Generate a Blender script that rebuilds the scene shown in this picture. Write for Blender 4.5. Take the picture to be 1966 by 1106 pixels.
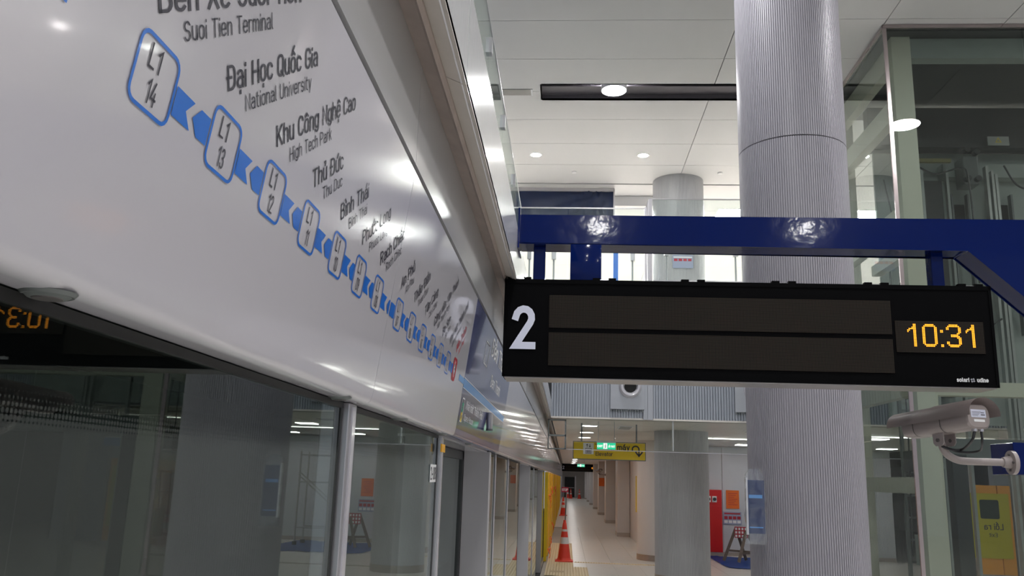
import bpy, bmesh, math, random, unicodedata
from math import sin, cos, pi, radians as rad
from mathutils import Vector, Matrix, Quaternion
random.seed(7)
S = bpy.context.scene
COL = S.collection
for o in list(bpy.data.objects):
    bpy.data.objects.remove(o)

# ------------------------------------------------------------------ camera
yaw, pitch, roll, FPX = -0.07034221, 0.22066895, 0.0320566, 1615.74
fw = Vector((sin(yaw) * cos(pitch), cos(yaw) * cos(pitch), sin(pitch)))
rt = Vector((cos(yaw), -sin(yaw), 0)); up = rt.cross(fw)
r2 = rt * cos(roll) + up * sin(roll); u2 = -rt * sin(roll) + up * cos(roll)
cam = bpy.data.cameras.new('camera'); camo = bpy.data.objects.new('camera', cam); COL.objects.link(camo)
M = Matrix((r2, u2, -fw)).transposed().to_4x4(); M.translation = (0, 0, 1.9)
camo.matrix_world = M
cam.sensor_width = 36; cam.lens = FPX / 1966 * 36; cam.clip_start = 0.02; cam.clip_end = 400
S.camera = camo

# ------------------------------------------------------------------ world, exposure
w = bpy.data.worlds.new('world'); S.world = w; w.use_nodes = True
bg = w.node_tree.nodes['Background']; bg.inputs[0].default_value = (0.80, 0.86, 1.0, 1); bg.inputs[1].default_value = 0.42
S.view_settings.view_transform = 'Standard'; S.view_settings.look = 'None'
S.view_settings.exposure = 0.20; S.view_settings.gamma = 1.0; S.view_settings.use_curve_mapping = False
LAMP_BIG, LAMP_SMALL, LAMP_LOW, LAMP_CON = 260.0, 120.0, 46.0, 130.0

# ------------------------------------------------------------------ materials
def nodes(name):
    m = bpy.data.materials.new(name); m.use_nodes = True
    nt = m.node_tree; return m, nt, nt.nodes, nt.links
def pm(name, col, rough=.5, metal=0, var=.04, vscale=6, bump=0, bscale=60, coat=0, spec=.5, aniso=None, rvar=0):
    m, nt, N, L = nodes(name)
    b = N['Principled BSDF']
    b.inputs['Roughness'].default_value = rough; b.inputs['Metallic'].default_value = metal
    b.inputs['Coat Weight'].default_value = coat; b.inputs['Coat Roughness'].default_value = .06
    b.inputs['Specular IOR Level'].default_value = spec
    tc = N.new('ShaderNodeTexCoord')
    no = N.new('ShaderNodeTexNoise'); no.inputs['Scale'].default_value = vscale; no.inputs['Detail'].default_value = 3
    L.new(tc.outputs['Object'], no.inputs['Vector'])
    mx = N.new('ShaderNodeMix'); mx.data_type = 'RGBA'
    mx.inputs['A'].default_value = (*[max(0, c * (1 - var)) for c in col], 1)
    mx.inputs['B'].default_value = (*[min(1, c * (1 + var)) for c in col], 1)
    L.new(no.outputs['Fac'], mx.inputs['Factor']); L.new(mx.outputs['Result'], b.inputs['Base Color'])
    if rvar:
        mr = N.new('ShaderNodeMapRange'); mr.inputs['To Min'].default_value = rough - rvar; mr.inputs['To Max'].default_value = rough + rvar
        L.new(no.outputs['Fac'], mr.inputs['Value']); L.new(mr.outputs['Result'], b.inputs['Roughness'])
    if bump:
        n2 = N.new('ShaderNodeTexNoise'); n2.inputs['Scale'].default_value = bscale; n2.inputs['Detail'].default_value = 3
        L.new(tc.outputs['Object'], n2.inputs['Vector'])
        bp = N.new('ShaderNodeBump'); bp.inputs['Strength'].default_value = bump; bp.inputs['Distance'].default_value = .01
        L.new(n2.outputs['Fac'], bp.inputs['Height']); L.new(bp.outputs['Normal'], b.inputs['Normal'])
        if coat: L.new(bp.outputs['Normal'], b.inputs['Coat Normal'])
    return m
def em(name, col, s):
    m, nt, N, L = nodes(name); N.remove(N['Principled BSDF'])
    e = N.new('ShaderNodeEmission'); e.inputs[0].default_value = (*col, 1); e.inputs[1].default_value = s
    L.new(e.outputs[0], N['Material Output'].inputs[0]); return m
def glass(name, tint=(.9, .96, .93), f0=.05, haze=0.0, hcol=(.5, .55, .53), rough=0.0):
    m, nt, N, L = nodes(name); N.remove(N['Principled BSDF'])
    lw = N.new('ShaderNodeLayerWeight'); lw.inputs['Blend'].default_value = .5
    p = N.new('ShaderNodeMath'); p.operation = 'POWER'; p.inputs[1].default_value = 5
    L.new(lw.outputs['Facing'], p.inputs[0])
    ma = N.new('ShaderNodeMath'); ma.operation = 'MULTIPLY_ADD'; ma.inputs[1].default_value = 1 - f0; ma.inputs[2].default_value = f0
    L.new(p.outputs[0], ma.inputs[0])
    t = N.new('ShaderNodeBsdfTransparent'); t.inputs[0].default_value = (*tint, 1)
    g = N.new('ShaderNodeBsdfGlossy'); g.inputs['Roughness'].default_value = rough; g.inputs[0].default_value = (.95, 1, .98, 1)
    base = t
    if haze:
        d = N.new('ShaderNodeBsdfDiffuse'); d.inputs[0].default_value = (*hcol, 1)
        mh = N.new('ShaderNodeMixShader'); mh.inputs[0].default_value = haze
        L.new(t.outputs[0], mh.inputs[1]); L.new(d.outputs[0], mh.inputs[2]); base = mh
    mx = N.new('ShaderNodeMixShader')
    L.new(ma.outputs[0], mx.inputs[0]); L.new(base.outputs[0], mx.inputs[1]); L.new(g.outputs[0], mx.inputs[2])
    L.new(mx.outputs[0], N['Material Output'].inputs[0]); return m
def film_mat():
    m, nt, N, L = nodes('frosted_film'); N.remove(N['Principled BSDF'])
    tc = N.new('ShaderNodeTexCoord'); sp = N.new('ShaderNodeSeparateXYZ'); L.new(tc.outputs['Object'], sp.inputs[0])
    def mth(op, a, b=None, c=None):
        n = N.new('ShaderNodeMath'); n.operation = op
        for i, v in enumerate((a, b, c)):
            if v is None: continue
            if isinstance(v, (int, float)): n.inputs[i].default_value = v
            else: L.new(v, n.inputs[i])
        return n.outputs[0]
    P = .0065
    fy = mth('SUBTRACT', mth('FRACT', mth('DIVIDE', sp.outputs['Y'], P)), .5)
    fz = mth('SUBTRACT', mth('FRACT', mth('DIVIDE', sp.outputs['Z'], P)), .5)
    r = mth('SQRT', mth('ADD', mth('MULTIPLY', fy, fy), mth('MULTIPLY', fz, fz)))
    k = mth('MULTIPLY_ADD', mth('SUBTRACT', 1.975, sp.outputs['Z']), 14.0, 0.0)     # 0 at the top, grows downwards
    dot = mth('LESS_THAN', r, k)
    mx = N.new('ShaderNodeMixShader'); t = N.new('ShaderNodeBsdfTransparent'); d = N.new('ShaderNodeBsdfDiffuse')
    d.inputs[0].default_value = (.62, .68, .66, 1)
    L.new(mth('MULTIPLY', dot, .075), mx.inputs[0]); L.new(t.outputs[0], mx.inputs[1]); L.new(d.outputs[0], mx.inputs[2])
    L.new(mx.outputs[0], N['Material Output'].inputs[0]); return m
def led_mat():
    m, nt, N, L = nodes('led_matrix'); b = N['Principled BSDF']; b.inputs['Roughness'].default_value = .7; b.inputs['Specular IOR Level'].default_value = .12
    tc = N.new('ShaderNodeTexCoord'); sp = N.new('ShaderNodeSeparateXYZ'); L.new(tc.outputs['Object'], sp.inputs[0])
    def mth(op, a, b_=None):
        n = N.new('ShaderNodeMath'); n.operation = op
        for i, v in enumerate((a, b_)):
            if v is None: continue
            if isinstance(v, (int, float)): n.inputs[i].default_value = v
            else: L.new(v, n.inputs[i])
        return n.outputs[0]
    P = LEDP
    fx = mth('ABSOLUTE', mth('SUBTRACT', mth('FRACT', mth('DIVIDE', sp.outputs['X'], P)), .5))
    fz = mth('ABSOLUTE', mth('SUBTRACT', mth('FRACT', mth('DIVIDE', sp.outputs['Z'], P)), .5))
    d = mth('MULTIPLY', mth('LESS_THAN', fx, .33), mth('LESS_THAN', fz, .33))
    no = N.new('ShaderNodeTexNoise'); no.inputs['Scale'].default_value = 9; L.new(tc.outputs['Object'], no.inputs['Vector'])
    ca = N.new('ShaderNodeMix'); ca.data_type = 'RGBA'; ca.inputs['A'].default_value = (.046, .031, .024, 1); ca.inputs['B'].default_value = (.034, .031, .024, 1)
    L.new(no.outputs['Fac'], ca.inputs['Factor'])
    mx = N.new('ShaderNodeMix'); mx.data_type = 'RGBA'; mx.inputs['A'].default_value = (.006, .0055, .005, 1)
    L.new(d, mx.inputs['Factor']); L.new(ca.outputs['Result'], mx.inputs['B']); L.new(mx.outputs['Result'], b.inputs['Base Color'])
    return m
LEDP = .0072
Mt = dict(
    header=pm('gloss_white_steel', (.60, .585, .635), .16, var=.02, vscale=1.5, coat=.5, bump=.012, bscale=3),
    seal=pm('black_seal', (.012, .012, .012), .5),
    bulk=pm('satin_metal', (.55, .55, .57), .22, metal=.35, var=.05, vscale=2, bump=.03, bscale=4, rvar=.05),
    cream=pm('cream_trim', (.55, .51, .47), .4, var=.08, vscale=12, bump=.03),
    groove=pm('groove_trim', (.36, .30, .27), .5, var=.2, vscale=14),
    fascia=pm('fascia_white', (.68, .68, .71), .2, metal=.15, var=.02, bump=.05, bscale=25, coat=.3),
    ceil=pm('ceiling_panel', (.66, .655, .65), .55, var=.015, vscale=2),
    ceilgap=pm('ceiling_void', (.02, .02, .02), .9),
    soff=pm('soffit_panel', (.72, .68, .64), .32, var=.03, vscale=3),
    slot=pm('slot_grey', (.12, .11, .125), .6), slotd=pm('slot_black', (.008, .008, .008), .8),
    vent=pm('vent_grey', (.30, .29, .27), .6, var=.1),
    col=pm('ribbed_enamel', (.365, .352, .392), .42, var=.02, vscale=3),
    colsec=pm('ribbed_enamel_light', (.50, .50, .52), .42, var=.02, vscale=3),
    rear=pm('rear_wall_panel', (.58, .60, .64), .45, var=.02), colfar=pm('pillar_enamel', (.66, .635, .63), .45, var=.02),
    corr=pm('corrugated_enamel', (.36, .39, .45), .45, var=.03),
    plain=pm('plain_grey_steel', (.42, .44, .49), .4, var=.02),
    kick=pm('brushed_kickband', (.45, .40, .36), .35, metal=.7, var=.15, vscale=20),
    blue=pm('gloss_blue_paint', (.0015, .010, .092), .12, var=.06, vscale=3, coat=.22, bump=.10, bscale=9, spec=.08),
    navyp=pm('navy_panel', (.016, .034, .115), .35), pictod=pm('dark_green_print', (.01, .03, .015), .5),
    black=pm('black_powdercoat', (.003, .003, .0035), .75, var=.1, spec=.05),
    under=pm('sign_underside', (.36, .33, .31), .3, metal=.6, var=.1, vscale=3),
    white=pm('white_vinyl', (.74, .76, .90), .5, var=.01), wtext=pm('white_print', (.85, .85, .86), .5, var=.01),
    ink=pm('dark_print', (.035, .033, .05), .45, var=.05), bluevinyl=pm('blue_vinyl', (.012, .16, .66), .3, var=.03, coat=.4),
    redvinyl=pm('red_vinyl', (.45, .03, .05), .35), navy=pm('navy_vinyl', (.085, .10, .24), .16, var=.04, coat=.6),
    sky=pm('light_blue_vinyl', (.10, .33, .72), .3, coat=.4),
    led=None,
    psdglass=glass('door_glass', (.80, .86, .84), .045), film=None,
    glass=glass('balustrade_glass', (.93, .965, .955), .04, haze=.012), curtain=glass('curtain_glass', (.95, .97, .94), .03),
    shaft=glass('shaft_glass', (.77, .80, .785), .045), 
    alum=pm('brushed_aluminium', (.50, .49, .51), .3, metal=.75, var=.06, vscale=20),
    jamb=pm('door_jamb_grey', (.42, .41, .43), .4, var=.02),
    darkm=pm('dark_metal', (.04, .042, .045), .5, var=.15), mid=pm('mid_grey_metal', (.16, .175, .175), .5, metal=.2, var=.12),
    grey=pm('machine_grey', (.30, .335, .32), .55, var=.1), olive=pm('olive_pipe', (.22, .20, .07), .5), galv=pm('galvanised', (.42, .44, .43), .35, metal=.6, var=.1),
    paleg=pm('pale_steel_paint', (.64, .62, .52), .5, var=.03), rose=pm('stainless_edge', (.42, .36, .36), .25, metal=.8),
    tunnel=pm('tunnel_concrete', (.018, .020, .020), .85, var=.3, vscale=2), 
    tile=pm('cream_floor_tile', (.72, .69, .645), .28, var=.04, vscale=1.2), grout=pm('grout', (.42, .38, .33), .8),
    tact=pm('yellow_tactile', (.74, .60, .38), .6, var=.06), tarp=pm('blue_tarpaulin', (.03, .12, .50), .4, bump=.5, bscale=6, var=.15),
    shade=pm('dark_blue_sheet', (.018, .033, .085), .3, var=.12, vscale=4, bump=.3, bscale=3), 
    yellow=pm('yellow_sign', (.78, .54, .008), .35, var=.02), orange=pm('orange_panel', (.86, .36, .012), .3, var=.06, vscale=3),
    yfilm=pm('yellow_exit_film', (.55, .50, .01), .4), cone=pm('cone_orange', (.78, .055, .03), .45, var=.06), conew=pm('cone_reflective', (.72, .70, .70), .35),
    wood=pm('weathered_wood', (.20, .16, .13), .75, var=.3, vscale=15), red=pm('red_cabinet', (.62, .012, .015), .3), notice=pm('orange_notice', (.78, .16, .02), .5),
    paper=pm('poster_paper', (.34, .38, .52), .5), stopm=pm('stop_red', (.42, .01, .04), .4), tapem=pm('orange_tape', (.95, .20, .06), .5),
    cctv=pm('cctv_beige', (.33, .285, .275), .42, var=.03), cctvd=pm('cctv_dark', (.10, .09, .09), .5), cable=pm('black_cable', (.012, .012, .015), .4),
    wrap=glass('plastic_wrap', (.96, .97, .99), .07, haze=.05, hcol=(.85, .87, .95), rough=.12), bframe=pm('banner_frame', (.7, .7, .72), .4),
    greenp=pm('green_print', (.02, .35, .2), .5), yprint=pm('yellow_print', (.8, .6, .05), .5), tagm=pm('orange_tag', (.85, .42, .02), .5),
    lampb=em('lamp_big', (1, 1, 1), LAMP_BIG), lamps=em('lamp_small', (1, .99, .97), LAMP_SMALL), lampl=em('lamp_low', (1, .985, .965), LAMP_LOW),
    lampt=em('lamp_tube', (1, .98, .95), 6.0), lampfill=em('fill_right', (1, .98, .96), 17.0),
    lampc=em('lamp_concourse', (1, .99, .97), LAMP_CON), dot=em('led_amber', (1.0, .33, .025), 2.6), exitg=em('exit_green', (.03, .62, .33), 1.0), exitw=em('exit_white', (1, 1, 1), 1.3),
    amberfar=em('far_amber', (1.0, .25, .06), 2.5),
)
Mt['led'] = led_mat(); Mt['film'] = film_mat()

# ------------------------------------------------------------------ helpers
def obj(name, bm, m, parent=None, smooth=False, loc=None):
    me = bpy.data.meshes.new(name)
    bmesh.ops.recalc_face_normals(bm, faces=bm.faces) if len(bm.faces) else None
    bm.to_mesh(me); bm.free()
    ms = m if isinstance(m, (list, tuple)) else [m]
    for x in ms: me.materials.append(Mt[x] if isinstance(x, str) else x)
    if smooth:
        me.polygons.foreach_set('use_smooth', [True] * len(me.polygons))
        try: me.set_sharp_from_angle(angle=rad(40))
        except Exception: pass
    o = bpy.data.objects.new(name, me); COL.objects.link(o)
    if parent: o.parent = parent
    if loc: o.location = loc
    return o
def tag(o, label, cat, group=None):
    o['label'] = label; o['category'] = cat
    if group: o['group'] = group
    return o
def thing(name, label, cat, loc=(0, 0, 0), rotz=0, group=None):
    o = bpy.data.objects.new(name, None); COL.objects.link(o); o.empty_display_size = .1
    o.location = loc; o.rotation_euler = (0, 0, rotz); return tag(o, label, cat, group)
def struct(name, bm, m, parent=None, smooth=False):
    o = obj(name, bm, m, parent, smooth)
    if parent is None: o['kind'] = 'structure'
    return o
def stuff(o): o['kind'] = 'stuff'; return o
def B(): return bmesh.new()
def box(bm, x0, x1, y0, y1, z0, z1, mi=0, bev=0):
    vs = [bm.verts.new((x, y, z)) for x in (x0, x1) for y in (y0, y1) for z in (z0, z1)]
    fs = []
    for q in ((0, 1, 3, 2), (4, 6, 7, 5), (0, 4, 5, 1), (2, 3, 7, 6), (0, 2, 6, 4), (1, 5, 7, 3)):
        f = bm.faces.new([vs[i] for i in q]); f.material_index = mi; fs.append(f)
    if bev:
        es = list({e for f in fs for e in f.edges})
        bmesh.ops.bevel(bm, geom=es, offset=bev, segments=2, affect='EDGES', profile=.5)
    return bm
def bx(*a, **k): return box(B(), *a, **k)
def prism(bm, pts, a, b, axis='y', mi=0):
    """polygon pts in the other two axes, extruded from a to b"""
    def P(p, t): return {'x': (t, p[0], p[1]), 'y': (p[0], t, p[1]), 'z': (p[0], p[1], t)}[axis]
    A = [bm.verts.new(P(p, a)) for p in pts]; C = [bm.verts.new(P(p, b)) for p in pts]
    n = len(pts)
    for i in range(n):
        f = bm.faces.new((A[i], A[(i + 1) % n], C[(i + 1) % n], C[i])); f.material_index = mi
    for q in (A[::-1], C):
        f = bm.faces.new(q); f.material_index = mi
    return bm
def lathe(bm, prof, c=(0, 0, 0), n=32, mi=0, a0=0, a1=2 * pi, closed=True):
    rings = []
    for r, z in prof:
        k = n if closed else n + 1
        rings.append([bm.verts.new((c[0] + r * cos(a0 + (a1 - a0) * i / n), c[1] + r * sin(a0 + (a1 - a0) * i / n), c[2] + z)) for i in range(k)])
    for A, C in zip(rings, rings[1:]):
        for i in range(n if closed else n):
            j = (i + 1) % n if closed else i + 1
            f = bm.faces.new((A[i], A[j], C[j], C[i])); f.material_index = mi
    return bm, rings
def cyl(bm, p, q, r, n=12, mi=0, r2=None, caps=True):
    p = Vector(p); q = Vector(q); d = (q - p); L = d.length; d.normalize()
    R = d.to_track_quat('Z', 'Y').to_matrix()
    A = [bm.verts.new(p + R @ Vector((r * cos(2 * pi * i / n), r * sin(2 * pi * i / n), 0))) for i in range(n)]
    rr = r if r2 is None else r2
    C = [bm.verts.new(q + R @ Vector((rr * cos(2 * pi * i / n), rr * sin(2 * pi * i / n), 0))) for i in range(n)]
    for i in range(n):
        f = bm.faces.new((A[i], A[(i + 1) % n], C[(i + 1) % n], C[i])); f.material_index = mi
    if caps:
        bm.faces.new(A[::-1]).material_index = mi; bm.faces.new(C).material_index = mi
    return bm
def tube(bm, pts, r, n=10, mi=0):
    pts = [Vector(p) for p in pts]; rings = []
    for i, p in enumerate(pts):
        d = (pts[min(i + 1, len(pts) - 1)] - pts[max(i - 1, 0)]).normalized()
        if i == 0: q = d.to_track_quat('Z', 'Y')
        else: q = pd.rotation_difference(d) @ q
        pd = d
        rings.append([bm.verts.new(p + q @ Vector((r * cos(2 * pi * k / n), r * sin(2 * pi * k / n), 0))) for k in range(n)])
    for A, C in zip(rings, rings[1:]):
        for k in range(n): bm.faces.new((A[k], A[(k + 1) % n], C[(k + 1) % n], C[k])).material_index = mi
    bm.faces.new(rings[0][::-1]); bm.faces.new(rings[-1])
    return bm
def spline(pts, n=6):
    P = [Vector(p) for p in pts]; P = [2 * P[0] - P[1]] + P + [2 * P[-1] - P[-2]]; out = []
    for i in range(1, len(P) - 2):
        for k in range(n):
            t = k / n; a, b, c, d = P[i - 1:i + 3]
            out.append(.5 * ((2 * b) + (c - a) * t + (2 * a - 5 * b + 4 * c - d) * t * t + (3 * b - a - 3 * c + d) * t ** 3))
    return out + [P[-2]]
def dup(root, loc=None, label=None, rotz=None, group=None):
    def cp(o, par):
        c = o.copy(); COL.objects.link(c)
        if par: c.parent = par
        for ch in [x for x in KIDS.get(o.name, [])]: cp(ch, c)
        return c
    KIDS = {}
    for x in bpy.data.objects:
        if x.parent: KIDS.setdefault(x.parent.name, []).append(x)
    r = cp(root, None)
    if loc is not None: r.location = loc
    if rotz is not None: r.rotation_euler = (0, 0, rotz)
    if label: r['label'] = label
    if group: r['group'] = group
    return r

# ------------------------------------------------------------------ stroke lettering
def A(cx, cy, rx, ry, a0, a1, n=8):
    return [(cx + rx * cos(rad(a0 + (a1 - a0) * i / n)), cy + ry * sin(rad(a0 + (a1 - a0) * i / n))) for i in range(n + 1)]
X = .72
bowl = A(.23, .23, .23, .23, 0, -180) ; 
def oval(w, h, y=0): return A(w / 2, y + h - w / 2, w / 2, w / 2, 0, 180) + A(w / 2, y + w / 2, w / 2, w / 2, 180, 360) + [(w, y + h - w / 2)]
G = {
 'A': (.52, [[(0, 0), (.26, 1), (.52, 0)], [(.08, .3), (.44, .3)]]),
 'B': (.5, [[(0, 0), (0, 1), (.27, 1)] + A(.27, .77, .19, .23, 90, -90) + [(0, .54)], [(.27, .54)] + A(.27, .27, .23, .27, 90, -90) + [(0, 0)]]),
 'C': (.48, [A(.24, .74, .24, .26, 10, 180) + A(.24, .26, .24, .26, 180, 350)]),
 'D': (.5, [[(0, 0), (0, 1), (.22, 1)] + A(.22, .72, .28, .28, 90, 0) + A(.22, .28, .28, .28, 0, -90) + [(0, 0)]]),
 'Đ': (.5, [[(0, 0), (0, 1), (.22, 1)] + A(.22, .72, .28, .28, 90, 0) + A(.22, .28, .28, .28, 0, -90) + [(0, 0)], [(-.1, .52), (.22, .52)]]),
 'E': (.42, [[(.42, 0), (0, 0), (0, 1), (.42, 1)], [(0, .52), (.36, .52)]]),
 'G': (.5, [A(.25, .74, .25, .26, 12, 180) + A(.25, .26, .25, .26, 180, 360) + [(.5, .48), (.27, .48)]]),
 'H': (.5, [[(0, 0), (0, 1)], [(.5, 0), (.5, 1)], [(0, .52), (.5, .52)]]),
 'I': (.0, [[(0, 0), (0, 1)]]),
 'K': (.5, [[(0, 0), (0, 1)], [(.48, 1), (.02, .42)], [(.16, .58), (.5, 0)]]),
 'L': (.4, [[(0, 1), (0, 0), (.4, 0)]]),
 'M': (.6, [[(0, 0), (0, 1), (.3, .4), (.6, 1), (.6, 0)]]),
 'N': (.5, [[(0, 0), (0, 1), (.5, 0), (.5, 1)]]),
 'O': (.5, [oval(.5, 1)]), 'Q': (.5, [oval(.5, 1), [(.3, .22), (.54, -.05)]]),
 'P': (.48, [[(0, 0), (0, 1), (.23, 1)] + A(.23, .73, .25, .27, 90, -90) + [(0, .46)]]),
 'R': (.5, [[(0, 0), (0, 1), (.23, 1)] + A(.23, .74, .24, .26, 90, -90) + [(0, .48)], [(.24, .48), (.5, 0)]]),
 'S': (.46, [A(.23, .76, .22, .24, 20, 270) + A(.23, .26, .23, .26, 90, -160)]),
 'T': (.5, [[(0, 1), (.5, 1)], [(.25, 1), (.25, 0)]]),
 'U': (.5, [[(0, 1), (0, .25)] + A(.25, .25, .25, .25, 180, 360) + [(.5, 1)]]),
 'V': (.5, [[(0, 1), (.25, 0), (.5, 1)]]), 'X': (.5, [[(0, 0), (.5, 1)], [(0, 1), (.5, 0)]]), 
 'a': (.42, [A(.21, .51, .2, .21, 150, 0) + [(.42, 0)], [(.42, .42), (.2, .42)] + A(.2, .21, .2, .21, 90, 270) + [(.42, .06)]]),
 'b': (.42, [[(0, 1), (0, 0)], A(.21, X - .22, .21, .22, 180, 0) + A(.21, .22, .21, .22, 0, -180)]),
 'c': (.38, [A(.2, X - .21, .2, .21, 20, 180) + A(.2, .21, .2, .21, 180, 340)]),
 'd': (.42, [[(.42, 1), (.42, 0)], A(.21, X - .22, .21, .22, 0, 180) + A(.21, .22, .21, .22, 180, 360)]),
 'e': (.42, [[(0, .36), (.42, .36)] + A(.21, X - .22, .21, .22, 0, 180) + A(.21, .22, .21, .22, 180, 330)]),
 'g': (.42, [A(.21, X - .22, .21, .22, 0, 180) + A(.21, .24, .21, .22, 180, 360), [(.42, X), (.42, 0)] + A(.21, 0, .21, .22, 0, -150)]),
 'h': (.4, [[(0, 0), (0, 1)], A(.2, X - .22, .2, .22, 180, 0) + [(.4, 0)]]),
 'i': (.0, [[(0, 0), (0, X - .05)], [(0, .93), (0, .99)]]),
 'k': (.4, [[(0, 0), (0, 1)], [(.38, X), (.02, .3)], [(.14, .42), (.4, 0)]]),
 'l': (.06, [[(0, 1), (0, .1), (.08, 0)]]),
 'm': (.66, [[(0, 0), (0, X)], A(.165, X - .2, .165, .2, 180, 0) + [(.33, 0)], A(.495, X - .2, .165, .2, 180, 0) + [(.66, 0)]]),
 'n': (.4, [[(0, 0), (0, X)], A(.2, X - .22, .2, .22, 180, 0) + [(.4, 0)]]),
 'o': (.42, [oval(.42, X)]), 'p': (.42, [[(0, X), (0, -.26)], A(.21, X - .22, .21, .22, 180, 0) + A(.21, .22, .21, .22, 0, -180)]),
 'r': (.26, [[(0, 0), (0, X)], A(.18, X - .2, .18, .2, 180, 60)]),
 's': (.36, [A(.18, X - .18, .17, .18, 30, 260) + A(.18, .19, .18, .19, 80, -150)]),
 't': (.26, [[(.1, .95), (.1, .16)] + A(.22, .14, .12, .14, 180, 280), [(0, X), (.26, X)]]),
 'u': (.4, [[(0, X), (0, .22)] + A(.2, .22, .2, .22, 180, 360), [(.4, X), (.4, 0)]]),
 'v': (.4, [[(0, X), (.2, 0), (.4, X)]]), 'x': (.4, [[(0, X), (.4, 0)], [(0, 0), (.4, X)]]),
 'y': (.4, [[(0, X), (.2, 0)], [(.4, X), (.14, -.26)]]),
 '0': (.46, [oval(.46, 1)]), '1': (.24, [[(0, .78), (.22, 1), (.22, 0)]]),
 '2': (.48, [A(.24, .76, .23, .24, 175, -35) + [(.02, 0), (.50, 0)]]),
 '3': (.46, [A(.22, .76, .2, .24, 160, -90) + A(.22, .26, .24, .26, 90, -160)]),
 '4': (.5, [[(.26, 1), (0, .28), (.5, .28)], [(.36, .56), (.36, 0)]]),
 '5': (.46, [[(.42, 1), (.06, 1), (.03, .56)] + A(.22, .32, .24, .32, 130, -160)]),
 '6': (.46, [A(.23, .27, .23, .27, 0, 360, 14), [(.02, .34), (.3, 1)]]),
 '7': (.44, [[(0, 1), (.44, 1), (.14, 0)]]),
 '8': (.46, [A(.23, .27, .23, .27, 0, 360, 14), A(.23, .77, .19, .23, 0, 360, 14)]),
 '9': (.46, [A(.23, .73, .23, .27, 0, 360, 14), [(.44, .66), (.16, 0)]]),
 ':': (.0, [[(0, .2), (0, .34)], [(0, .6), (0, .74)]]), '-': (.26, [[(0, .42), (.26, .42)]]), ' ': (.16, []),
}
def ribbon(bm, pts, wd, mp, mi=0):
    P = [Vector(p) for p in pts]
    Q = [P[0]]
    for p in P[1:]:
        if (p - Q[-1]).length > 1e-4: Q.append(p)
    P = Q
    if len(P) < 2: return
    closed = len(P) > 3 and (P[0] - P[-1]).length < 1e-3
    if closed: P = P[:-1]
    n = len(P); Lf, Rt = [], []
    for i in range(n):
        a = P[i - 1] if (i > 0 or closed) else None
        b = P[(i + 1) % n] if (i < n - 1 or closed) else None
        d1 = (P[i] - a).normalized() if a is not None else None
        d2 = (b - P[i]).normalized() if b is not None else None
        if d1 is None: d1 = d2
        if d2 is None: d2 = d1
        n1 = Vector((-d1.y, d1.x)); n2 = Vector((-d2.y, d2.x)); m = n1 + n2
        if m.length < .3: m = n1
        m.normalize(); k = wd / 2 / max(.45, m.dot(n1))
        p = P[i]
        if not closed and i == 0: p = p - d2 * wd / 2
        if not closed and i == n - 1: p = p + d1 * wd / 2
        Lf.append(bm.verts.new(mp(p + m * k))); Rt.append(bm.verts.new(mp(p - m * k)))
    for i in range(n if closed else n - 1):
        j = (i + 1) % n
        bm.faces.new((Lf[i], Rt[i], Rt[j], Lf[j])).material_index = mi
def textw(s, gap):
    x = 0
    for ch in unicodedata.normalize('NFD', s):
        if ch in G: x += G[ch][0] + gap
    return x - gap
def text(bm, s, o, u, v, h, wt=.13, sq=.8, gap=.22, mi=0, width=None, align=0):
    """flat lettering: origin o, unit u along the line, unit v up, cap height h"""
    o, u, v = Vector(o), Vector(u), Vector(v)
    if width: sq = width / (textw(s, gap) * h)
    if align: o = o - u * textw(s, gap) * h * sq * align
    x = 0; last = None
    for ch in unicodedata.normalize('NFD', s):
        cap = last and last[0].isupper()
        if ch in G:
            w_, st = G[ch]; x0 = x; x += w_ + gap; last = (ch, x0, w_)
            if ch == 'i': st = [st[0], st[1]]
        elif last:
            c, x0, w_ = last; top = 1.16 if cap else .90; cx = w_ / 2
            if c == 'i': top = .95
            if ch == '\u0302' or ch == '\u0306':
                st = [[(cx - .15, top), (cx, top + .14), (cx + .15, top)]] if ch == '\u0302' else [A(cx, top + .12, .15, .12, 180, 360)]; circ = True
                last = (c, x0, w_)
                STK = top + .2
                last_top[0] = STK
            else:
                t = last_top[0] or top
                if ch == '\u0301': st = [[(cx - .04, t), (cx + .1, t + .2)]]
                elif ch == '\u0300': st = [[(cx + .04, t), (cx - .1, t + .2)]]
                elif ch == '\u0309': st = [[(cx - .08, t + .2), (cx + .05, t + .22), (cx + .06, t + .1), (cx, t)]]
                elif ch == '\u0323': st = [[(cx, -.2), (cx, -.28)]]
                elif ch == '\u031b': st = [[(w_, (1 if cap else X) - .08), (w_ + .12, (1 if cap else X)), (w_ + .12, (1 if cap else X) + .12)]]
                else: st = []
        else: continue
        if ch in G: last_top[0] = None
        for s_ in st:
            ribbon(bm, s_, wt, lambda p, x0=x0: o + u * ((p.x + x0) * h * sq) + v * (p.y * h), mi)
    return bm
last_top = [None]

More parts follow.
